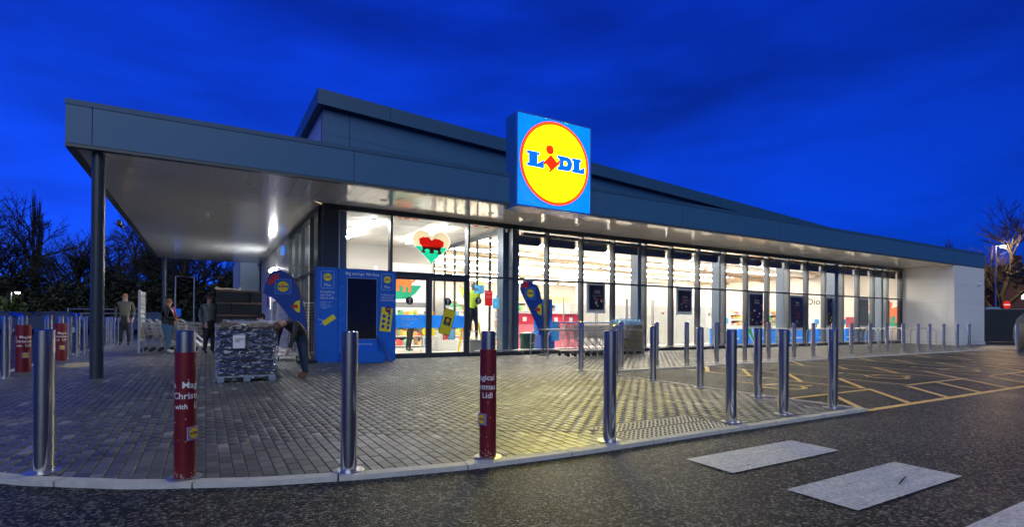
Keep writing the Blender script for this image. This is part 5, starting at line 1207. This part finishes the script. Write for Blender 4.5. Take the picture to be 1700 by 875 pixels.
    if long_hair: MB().ell(at_(-.07, 0, -.06), (.055*k, .075*k, .10*k), 12, 7).build('hair', hair, t, smooth=True)
    mm = MB().ell(at_(.088, 0, -.005), (.016*k, .012*k, .022*k), 8, 6)
    for s in (1, -1): mm.ell(at_(0, .078*s, -.005), (.015*k, .010*k, .026*k), 8, 6)
    mm.build('face_features', SKIN, t, smooth=True)
    mm = MB()
    for s in (1, -1): mm.ell(at_(.074, .030*s, .018), (.008*k, .012*k, .007*k), 8, 6)
    mm.ell(at_(.078, 0, -.04), (.006*k, .022*k, .005*k), 8, 6); mm.build('eyes_and_mouth', M('dark_features', (.08, .03, .03), .5), t, smooth=True)
    if extra: extra(t, k)
    return t
HB = M('brown_hair', (.10, .05, .025), .6, var=.4, vs=40); HR = M('auburn_hair', (.28, .11, .05), .6, var=.4, vs=40); HG = M('grey_hair', (.25, .22, .20), .6, var=.3, vs=40)
JK = M('black_jacket', (.015, .016, .020), .55, var=.3, vs=12); PUF = M('grey_puffer', (.13, .16, .15), .4, var=.25, vs=3, stretch=(1, 1, 12), bump=.8, bs=4); JEAN = M('blue_jeans', (.07, .16, .27), .8, var=.25, vs=25); BT = M('black_trousers', (.018, .018, .02), .7)
NV = M('navy_trousers', (.02, .04, .08), .7); WS = M('white_shoes', (.6, .6, .58), .5); BS = M('brown_shoes', (.16, .07, .03), .5); BKS = M('black_shoes', (.02, .02, .02), .4)
HV = M('hi_vis_yellow', (.62, .85, .05), .6, var=.08); OL = M('olive_coat', (.09, .085, .06), .7, var=.2); GR = M('grey_top', (.22, .22, .24), .7); DKG = M('dark_green_coat', (.03, .05, .045), .7)
def scarf(t, k):
    MB().tube([(.13*k, -.07*k, 1.50*k), (.19*k, -.05*k, 1.36*k), (.22*k, -.03*k, 1.18*k), (.22*k, -.02*k, 1.02*k)], [.022*k, .026*k, .026*k, .018*k], 8).build('scarf', M('red_pink_scarf', (.65, .06, .10), .6), t, smooth=True)
person('woman with auburn hair, black jacket, red scarf and blue jeans standing by the trolleys', (-3.42, 4.95, 0), R(-8), 1.60, JK, JEAN, WS, HR, 'carry', bulk=1.62, extra=scarf, long_hair=True)
person('man in grey quilted jacket and dark trousers beside the black crates', (-2.38, 4.15, 0), R(-70), 1.70, PUF, BT, BKS, HB, 'stand', bulk=1.35)
person('tall person in olive coat walking near the far end of the left bollards', (-5.1, 11.0, 0), R(-95), 1.95, OL, BT, BKS, HR, 'stand', bulk=1.2)
person('stooping person in black with brown shoes beside the compost pallet', (-.95, -3.35, gz(-3.35)), R(216), 1.55, JK, NV, BS, HB, 'bend')
person('person in dark knitted hat crouching behind the compost pallet', (-1.18, .25, 0), R(200), 1.72, M('dark_teal_coat', (.04, .06, .08), .6), BT, BKS, HB, 'crouch', hat=M('knitted_hat', (.02, .02, .022), .9, bump=.6, bs=80))
person('shopper in grey top bending over the goods inside the left door', (3.30, 3.0, 0), R(-5), 1.5, GR, BT, BKS, HR, 'bend')
person('worker in yellow hi-vis jacket up on the stepladder inside', (4.72, 1.25, .46), R(60), 1.75, HV, BT, BKS, HG, 'reach', bulk=1.1)
person('worker in yellow hi-vis waistcoat standing behind the ladder', (5.05, 2.3, .25), R(150), 1.80, HV, NV, BKS, HB, 'reach')
person('man in dark green coat seated at the last blue till', (29.0, 1.75, .12), R(170), 1.8, DKG, BT, BKS, HB, 'sit')
t = thing('stool', 'dark stool under the man at the last till', 'stool', (29.0, 1.75, 0)); MB().lathe([(.2, 0), (.03, .03), (.03, .5), (.19, .52), (.19, .58)], (29.0, 1.75, 0)).build('seat', DARK, t)
t = thing('carrier_bag', 'bright yellow carrier bag beside the bending shopper', 'bag', (3.85, 2.8, .5)); MB().prism([(3.65, .50), (4.05, .50), (4.08, .67), (4.0, .80), (3.7, .80), (3.62, .65)], (0, 2.85, 0), (1, 0, 0), (0, 0, 1), .15).build('bag_body', YEL, t, bevel=.03); MB().tube([(3.75, 2.78, .80), (3.80, 2.78, .92), (3.9, 2.78, .92), (3.95, 2.78, .80)], .01, 6).build('handle', YEL, t)
t = thing('display_table', 'low white table under the yellow bag inside the left door', 'table', (3.1, 2.5, 0)); box((3.6, 2.6, .45), (4.2, 2.95, .498), 'tabletop', WHITE, t)
for x in (3.62, 4.15):
    for y in (2.62, 2.90): box((x, y, 0), (x+.03, y+.03, .449), 'leg', WHITE, t)
t = thing('stepladder', 'yellow and white stepladder under the hi-vis worker', 'ladder', (4.6, 1.1, 0))
for x in (4.38, 4.88):
    MB().bar((x, .85, 0), (x, 1.2, .95), .05, .03).build('stile', YEL, t); MB().bar((x, 1.6, 0), (x, 1.22, .95), .05, .03).build('rear_leg', YEL, t)
for k in range(3): z = .18+k*.24; box((4.41, .86+z*.37, z), (4.85, 1.02+z*.37, z+.03), 'tread', WALLP, t)
box((4.40, .80, .02), (4.86, .83, .42), 'riser_board', MID, t)

# ------------------------------------------------------------------ background: trees, hedges, lamps, cars, houses, hoarding
BARK = M('dark_bark', (.035, .03, .024), .9, var=.4, vs=3); TWIG = M('dark_twigs', (.03, .026, .02), .9, var=.3)
def treemesh(seed, h, spread=1.0, levels=6, kids=3, upright=.0, trunk=.25):
    r = random.Random(seed); tr = MB(); tw = MB()
    def br(p, d, L, rad, lv):
        q = p+d*L*.5+Vector((r.gauss(0, .03), r.gauss(0, .03), 0))*L; e = q+(d+Vector((r.gauss(0, .16), r.gauss(0, .16), r.gauss(.04, .1)))).normalized()*L*.5
        (tr if lv < 2 else tw).tube([p, q, e], [rad, rad*.82, rad*.62], 6 if lv < 2 else 3, cap=False)
        if lv >= levels: return
        n = kids+(1 if r.random() < .5 else 0)
        for k in range(n):
            f = r.uniform(.35, 1) if k else 1; b = p.lerp(e, f) if f < .5 else q.lerp(e, f*2-1) if f < 1 else e
            az = r.uniform(0, 6.28); sp = (r.uniform(.45, .95) if k else r.uniform(.1, .4))*spread
            s = Vector((math.cos(az), math.sin(az), 0)); nd = (d*math.cos(sp)+s*math.sin(sp)+Vector((0, 0, upright+.06))).normalized()
            br(b, nd, L*r.uniform(.60, .82), max(rad*.58, .011), lv+1)
    br(Vector((0, 0, -.1)), Vector((0, 0, 1)), h*trunk, h*.022, 0)
    return tr.mesh('trunk', BARK, smooth=60), tw.mesh('crown', TWIG)
TM = [treemesh(11, 10), treemesh(23, 10, .95), treemesh(37, 10, 1.1, 6, 3, 0, .22), treemesh(5, 10, .38, 6, 3, .5, .2)]
def tree(mi, x, y, s, sz, rz, label, grp='bare winter trees'):
    t = thing('bare_tree', label, 'tree', (x, y, -.05), grp, rz, world=False); t.scale = (s*1.45, s*1.45, sz*1.45)
    for n_, me in zip(('trunk', 'crown'), TM[mi]): o = bpy.data.objects.new(n_, me); COL.objects.link(o); o.parent = t
def at(u, dep):
    d = F_+R2*((u-CX)/FPX); return CAM.x+d.x*dep, CAM.y+d.y*dep
TL = [(0, -35, 50, 1.25, 1.15, 'broad bare tree at the far left edge of the car park'), (1, 48, 52, 1.4, 1.28, 'broad spreading bare tree below the tall poplar'), (2, 112, 50, 1.15, 1.12, 'bare tree between the poplar tree and the black canopy column'),
      (3, 62, 64, .50, 1.75, 'tall narrow poplar standing above the left trees'), (1, 185, 60, 1.1, 1.08, 'low bare tree just right of the front canopy column'), (0, 232, 56, 1.1, 1.1, 'bare tree left of the rear canopy column'),
      (2, 262, 46, .95, 1.0, 'tall bare tree behind the rear canopy column'), (0, 300, 44, 1.0, 1.0, 'dense bare tree above the woman by the trolleys'), (1, 345, 46, 1.0, .98, 'dense bare tree above the man in the grey jacket'), (2, 392, 52, .9, .72, 'smaller bare tree against blue sky above the crates')]
for i, (mi, u, dd, s, sz, l) in enumerate(TL): x, y = at(u, dd); tree(mi, x, y, s, sz, i*1.3, l)
for i, (mi, u, dd, s, sz, l) in enumerate([(0, 1668, 46, .95, 1.02, 'bare tree in front of the brick house at the right'), (2, 1725, 42, 1.0, 1.1, 'bare tree at the far right edge behind the no entry sign'), (3, 1588, 85, .9, 1.55, 'small pointed tree showing above the right end of the roof')]): x, y = at(u, dd); tree(mi, x, y, s, sz, 2+i, l)
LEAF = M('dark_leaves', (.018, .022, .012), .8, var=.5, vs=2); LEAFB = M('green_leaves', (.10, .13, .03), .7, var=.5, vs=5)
def hedge(u0, u1, dep, h, label, n=9000, mat=LEAF, name='hedge', cat='hedge', size=.28, thick=2.5):
    r = random.Random(int(u0)+77); (xa, ya), (xb, yb) = at(u0, dep), at(u1, dep); mb = MB()
    for k in range(n):
        q = r.random(); top = h*(.72+.28*math.sin(q*23+1)*math.sin(q*9.1)); w = r.uniform(-thick, thick)
        z = top*r.random()**.7*(1-.18*abs(w)/thick); c = Vector((xa+(xb-xa)*q, ya+(yb-ya)*q, z))+Vector((F_.x, F_.y, 0))*w
        a = Vector((r.gauss(0, 1), r.gauss(0, 1), r.gauss(0, 1))).normalized(); b = a.cross(Vector((r.gauss(0, 1), r.gauss(0, 1), r.gauss(0, 1)))).normalized(); s = size*r.uniform(.5, 1.2)
        mb.add([c-a*s, c+b*s*.6, c+a*s, c-b*s*.6], [(0, 1, 2, 3)])
    t = thing(name, label, cat, (xa, ya, 0)); mb.build('foliage', mat, t); return t
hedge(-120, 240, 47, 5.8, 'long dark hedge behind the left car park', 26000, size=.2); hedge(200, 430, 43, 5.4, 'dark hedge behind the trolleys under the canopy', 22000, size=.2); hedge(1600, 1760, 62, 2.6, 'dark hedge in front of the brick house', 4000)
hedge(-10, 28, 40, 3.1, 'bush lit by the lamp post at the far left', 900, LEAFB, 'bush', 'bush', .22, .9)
LM = M('lit_lamp_head', (1, .8, .5), .4, emit=1900, ecol=(1, .68, .34)); LMW = M('lit_lamp_white', (1, .95, .85), .4, emit=60, ecol=(1, .9, .7))
def lamp(u, dep, h, label, lit=None, twin=False, arm=.5, sgn=1):
    x, y = at(u, dep); t = thing('lamp_post', label, 'lamp post', (x, y, 0), 'lamp posts')
    MB().tube([(x, y, -.05), (x, y, h)], [.07, .045], 8).build('post', GALV, t, smooth=True)
    for s in ((1, -1) if twin else (sgn,)):
        e = Vector((x, y, h))+R2*arm*s; MB().tube([(x, y, h-.02), e], .03, 6).build('arm', GALV, t)
        o = MB().box((e.x-.16, e.y-.16, h-.03), (e.x+.16, e.y+.16, h+.05)).build('lamp_head', DARK if not lit else GALV, t)
        if lit: MB().ell((e.x, e.y, h-.07), (.17, .17, .08), 12, 6).build('lens', lit, o, smooth=True)
lamp(18, 42, 3.1, 'lit lamp post beside the bush at the far left', LMW); lamp(103, 50, 4.2, 'unlit twin lamp post behind the left car park', None, True); lamp(291, 38, 4.1, 'tall unlit lamp post behind the woman'); lamp(322, 40, 4.2, 'tall unlit lamp post between woman and man', sgn=-1); lamp(306, 60, 4.9, 'distant lamp post between the two tall ones')
lamp(1653, 45, 7.75, 'tall street lamp with bright warm light at the right', LM, arm=.62)
x, y = at(294, 37); t = thing('parking_sign', 'small blue parking sign behind the woman', 'sign', (x, y, 1.2)); MB().prism([(-.28, 1.2), (.28, 1.2), (.28, 1.75), (-.28, 1.75)], (x, y, 0), R_, (0, 0, 1), .03).build('sign_plate', BLUEB, t); MB().tube([(x, y+.04, 0), (x, y+.04, 1.5)], .03, 6).build('post', GALV, t)
x, y = at(1671, 34); t = thing('no_entry_sign', 'round red no entry sign above the dark hoarding', 'sign', (x, y, 0)); nb = -R_
MB().tube([(x, y+.05, 0), (x, y+.05, 2.5)], .03, 8).build('post', GALV, t)
MB().prism(circ(0, 0, .25, 28), (x, y, 2.27), R_, (0, 0, 1), .03).build('disc', M('red_reflective', (.8, .02, .01), .4, emit=.35, ecol=(1, .03, .01)), t); MB().prism([(-.18, -.035), (.18, -.035), (.18, .035), (-.18, .035)], Vector((x, y, 2.27))-F_*.034, R_, (0, 0, 1), .006).build('bar', M('white_reflective', (.8, .8, .75), .4, emit=.4, ecol=(1, .95, .8)), t)  # disc and bar emit faintly in place of light thrown back
x, y = at(1648, 40); t = thing('road_sign', 'blue-white direction sign on the street lamp', 'sign', (x, y, 2)); MB().prism([(-.55, 1.85), (.5, 1.85), (.7, 2.05), (.5, 2.3), (-.55, 2.3)], (x, y, 0), R_, (0, 0, 1), .04).build('sign_plate', M('pale_sign', (.2, .35, .6), .5), t); MB().tube([(x, y+.06, 0), (x, y+.06, 2.2)], .04, 6).build('post', GALV, t)
# hoarding
(xa, ya), (xb, yb) = at(1625, 31), at(1760, 31); t = thing('hoarding', 'dark site hoarding to the right of the shop', 'fence', (xa, ya, 0))
A = Vector((xb-xa, yb-ya, 0)); n = 7; HD = M('dark_hoarding', (.018, .022, .03), .55, var=.5, vs=2, bump=.6, bs=3)
for k in range(n):
    p = Vector((xa, ya, 0))+A*(k/n); q = Vector((xa, ya, 0))+A*((k+.985)/n); MB().bar((p.x, p.y, .92), (q.x, q.y, .92), .04, 1.9).build('fence_panel', HD, t)
MB().bar((xa, ya, 1.90), (xb, yb, 1.90), .08, .05).build('top_rail', MID, t)
(xa, ya), (xb, yb) = at(1606, 33), at(1637, 33)
# car
def car(x, y, rz, label, col, grp='cars in the car park'):
    t = thing('parked_car', label, 'car', (x, y, -.03), grp, rz, world=False)
    prof = [(-2.1,.35),(-2.15,.62),(-2.05,.86),(-1.6,.95),(-1.0,1.38),(-.3,1.46),(.5,1.42),(1.15,.98),(1.9,.84),(2.12,.62),(2.1,.35)]
    b = MB(); vs = []; n = len(prof)
    for s in (-1, 1):
        for w in (.86, .80):
            for x_, z in prof: vs.append((x_*(1 if w > .84 else .99), s*(w if z < .97 else w*.80), z if w > .84 else z+.01))
    # rings: left outer(0) left inner(1) right outer(2) right inner(3)
    fs = [tuple(range(n)), tuple(range(3*n-1, 2*n-1, -1))]
    for i in range(n-1): fs += [(i, n+i, n+i+1, i+1), (n+i, 3*n+i, 3*n+i+1, n+i+1), (3*n+i, 2*n+i, 2*n+i+1, 3*n+i+1)]
    fs.append((0, 2*n, 3*n-1, n-1)); b.add(vs, fs); o = b.build('body', col, t, smooth=50)
    for s in (-1, 1):
        MB().prism([(-1.35, .98), (-.95, 1.32), (.45, 1.34), (.95, 1.0)], (0, s*.70 if s > 0 else s*.70-.02, 0), (1, 0, 0), (0, 0, 1), .0 if False else -.02*s).build('side_window', BLACKG, t)
        for x_ in (-1.3, 1.3):
            w_ = MB().tube([(x_, s*.88, .32), (x_, s*.68, .32)], .32, 20).build('wheel', DARK, t); MB().tube([(x_, s*.885, .32), (x_, s*.87, .32)], .19, 14).build('rim', GALV, w_)
    MB().add([(-1.62, -.6, .97), (-1.62, .6, .97), (-1.03, .6, 1.37), (-1.03, -.6, 1.37)], [(0, 1, 2, 3)]).build('rear_window', BLACKG, t); MB().add([(1.17, -.6, 1.0), (1.17, .6, 1.0), (.55, .6, 1.42), (.55, -.6, 1.42)], [(3, 2, 1, 0)]).build('windscreen', BLACKG, t)
    for s in (-1, 1): box((-2.16, s*.6-.12, .66), (-2.12, s*.6+.12, .78), 'tail_light', RED, t); box((2.08, s*.6-.14, .58), (2.13, s*.6+.14, .70), 'headlight', WHITE, t)
CB = M('dark_blue_car_paint', (.012, .03, .09), .38, var=.05, spec=.25); CK = M('black_car_paint', (.012, .012, .015), .35, var=.05, spec=.25); CS = M('silver_car_paint', (.2, .21, .23), .2, metal=.6, coat=1)
for u, dd, rz, c, l in ((-8, 33, .35, CB, 'dark blue car at the far left behind the bollards'), (32, 35, .3, CK, 'black car behind the red sleeved bollard'), (92, 33, .38, CB, 'dark blue car with curved roof left of the canopy column'), (150, 44, .3, CK, 'black car farther back behind the canopy column'), (255, 34, .35, CB, 'dark car behind the trolleys')): x, y = at(u, dd); car(x, y, R(150)*1+rz*0+R(15), l, c)
x, y = at(1716, 24); t = thing('covered_load', 'grey tarpaulin-covered load at the right edge by the hoarding', 'covered load', (x, y, 0))
MB().ell((x, y, .62), (.75, .7, .92), 22, 14, fn=lambda d: 1+.05*math.sin(7*d.x+3*d.z)+.04*math.sin(13*d.z+5*d.y)+.03*math.cos(17*d.y)).build('tarpaulin', M('grey_tarpaulin', (.16, .16, .15), .5, var=.4, vs=6, bump=.8, bs=9), t, smooth=True)
# height barrier
(xa, ya), (xb, yb) = at(113, 34), at(236, 34); t = thing('height_barrier', 'thin metal height barrier at the car park entrance', 'barrier', (xa, ya, 0))
for z in (1.35, 1.62): MB().bar((xa, ya, z), (xb, yb, z), .05).build('beam', GALV, t)
for k in (0, .45, 1): p = Vector((xa+(xb-xa)*k, ya+(yb-ya)*k, 0)); MB().tube([p, p+Vector((0, 0, 1.66))], .04, 6).build('post', GALV, t)
# houses at the right
BRK = M('red_brick', (.14, .05, .03), .8, var=.4, vs=6); RF = M('roof_tiles', (.03, .03, .035), .7, var=.3, vs=8); LW = M('lit_window', (1, .9, .7), .5, emit=1.5, ecol=(1, .85, .62))
def house(u, dep, w, h, rh, label, wins):
    x, y = at(u, dep); t = thing('brick_house', label, 'house', (x, y, 0), 'brick houses at the right'); O = Vector((x, y, 0)); A = Vector((R_.x, R_.y, 0)); Fh = Vector((F_.x, F_.y, 0)).normalized()
    MB().prism([(0, -.1), (w, -.1), (w, h), (w/2, h+rh*.96), (0, h)], O+Fh*7, A, (0, 0, 1), 7).build('wall', BRK, t)
    rf = MB()
    for s in (0, 1):
        a = O+A*(w*s+(-.3 if s == 0 else .3))+Vector((0, 0, h-.15)); b = O+A*(w/2)+Vector((0, 0, h+rh)); p = [a-Fh*.3, b-Fh*.3, b+Fh*7.3, a+Fh*7.3]
        rf.add([*p, *[q+Vector((0, 0, .15)) for q in p]], [(0, 1, 2, 3), (7, 6, 5, 4), (0, 4, 5, 1), (1, 5, 6, 2), (2, 6, 7, 3), (3, 7, 4, 0)])
    o = rf.build('roof', RF, t); c = O+A*(w*.55)+Fh*3+Vector((0, 0, h+rh*.5)); MB().box((c.x-.4, c.y-.4, c.z), (c.x+.4, c.y+.4, c.z+rh*.5+1.1)).build('chimney', BRK, o)
    for a, b, cw, ch, lit in wins:
        f_ = MB().prism([(a-.06, b-.06), (a+cw+.06, b-.06), (a+cw+.06, b+ch+.06), (a-.06, b+ch+.06)], O-Fh*.01, A, (0, 0, 1), .05).build('window', WALLP, t)
        for k in range(2): MB().prism([(a+k*cw/2+.02, b), (a+(k+1)*cw/2-.02, b), (a+(k+1)*cw/2-.02, b+ch), (a+k*cw/2+.02, b+ch)], O-Fh*.07, A, (0, 0, 1), .01).build('pane', LW if lit else BLACKG, f_)
house(1622, 60, 4.6, 5.0, 2.6, 'brick house with lit windows just right of the shop end', [(1.35, 3.6, .35, .8, 1), (1.95, 3.6, .35, .8, 1), (2.35, 3.6, .62, .9, 1), (3.4, 3.6, .6, .9, 0)])
house(1668, 58, 7.5, 5.0, 2.9, 'brick house at the far right edge behind the trees', [(1.8, 3.8, .4, .8, 1), (3.0, 3.8, .7, .9, 0), (4.5, 3.8, .7, .9, 1)])

# small things lying about: inspection cover, sand patch, sticks, fallen leaves
t = thing('inspection_cover', 'square steel inspection cover set in the paving near the compost pallet', 'cover', (-2.75, -4.9, gz(-4.9)))
z = gz(-4.9); box((-2.95, -5.2, z-.01), (-2.55, -4.85, z+.004), 'cover_frame', MID, t); box((-2.93, -5.18, z+.0042), (-2.57, -4.87, z+.007), 'cover_plate', SAND, t)
t = thing('sand_patch', 'pale spread of dry sand on the blocks by the left red bollards', 'sand', (-4.7, 1.4, 0))
r = random.Random(5); P_ = [(-4.75+(.36+r.uniform(-.06, .06))*math.cos(2*math.pi*k/26), 1.0+(.75+r.uniform(-.12, .12))*math.sin(2*math.pi*k/26)) for k in range(26)]
MB().prism(P_, (0, 0, .0005), (1, 0, 0), (0, 1, 0), .004).build('sand', M('dry_sand', (.42, .34, .20), .9, var=.4, vs=9, bump=.5), t)
for x, y, a, l, n_ in ((1.75, -11.62, .25, .12, 'short dark stick lying on the nearer white crossing stripe'), (.55, -11.9, .1, .16, 'thin twig lying on the asphalt left of the nearer white stripe')):
    t = thing('stick', n_, 'stick', (x, y, gz(y)-.02)); z = gz(y)-.017; MB().tube([(x-l*math.cos(a), y-l*math.sin(a), z), (x, y, z+.004), (x+l*math.cos(a), y+l*math.sin(a), z)], [.004, .006, .004], 6).build('twig', BARK, t)
mb = MB(); r = random.Random(12)
for k in range(170):
    x = r.uniform(-4.5, 9); y = r.uniform(-13, -4)
    z = gz(y)+(.002 if (y > -9.8 and x < 4.6) else -.026); a = r.uniform(0, 6.28); s_ = r.uniform(.006, .017)
    c, d = math.cos(a), math.sin(a); q = [(1, 0), (.3, .5), (-1, .1), (.2, -.5)]
    mb.add([(x+s_*(u*c-v*d), y+s_*(u*d+v*c), z+r.uniform(.001, .006)) for u, v in q], [(0, 1, 2, 3)])
lf = mb.build('fallen_leaves', M('leaf_litter', (.12, .08, .035), .8, var=.6, vs=30)); tag(lf, 'tiny scattered leaf scraps over paving and asphalt', 'leaves', kind='stuff')
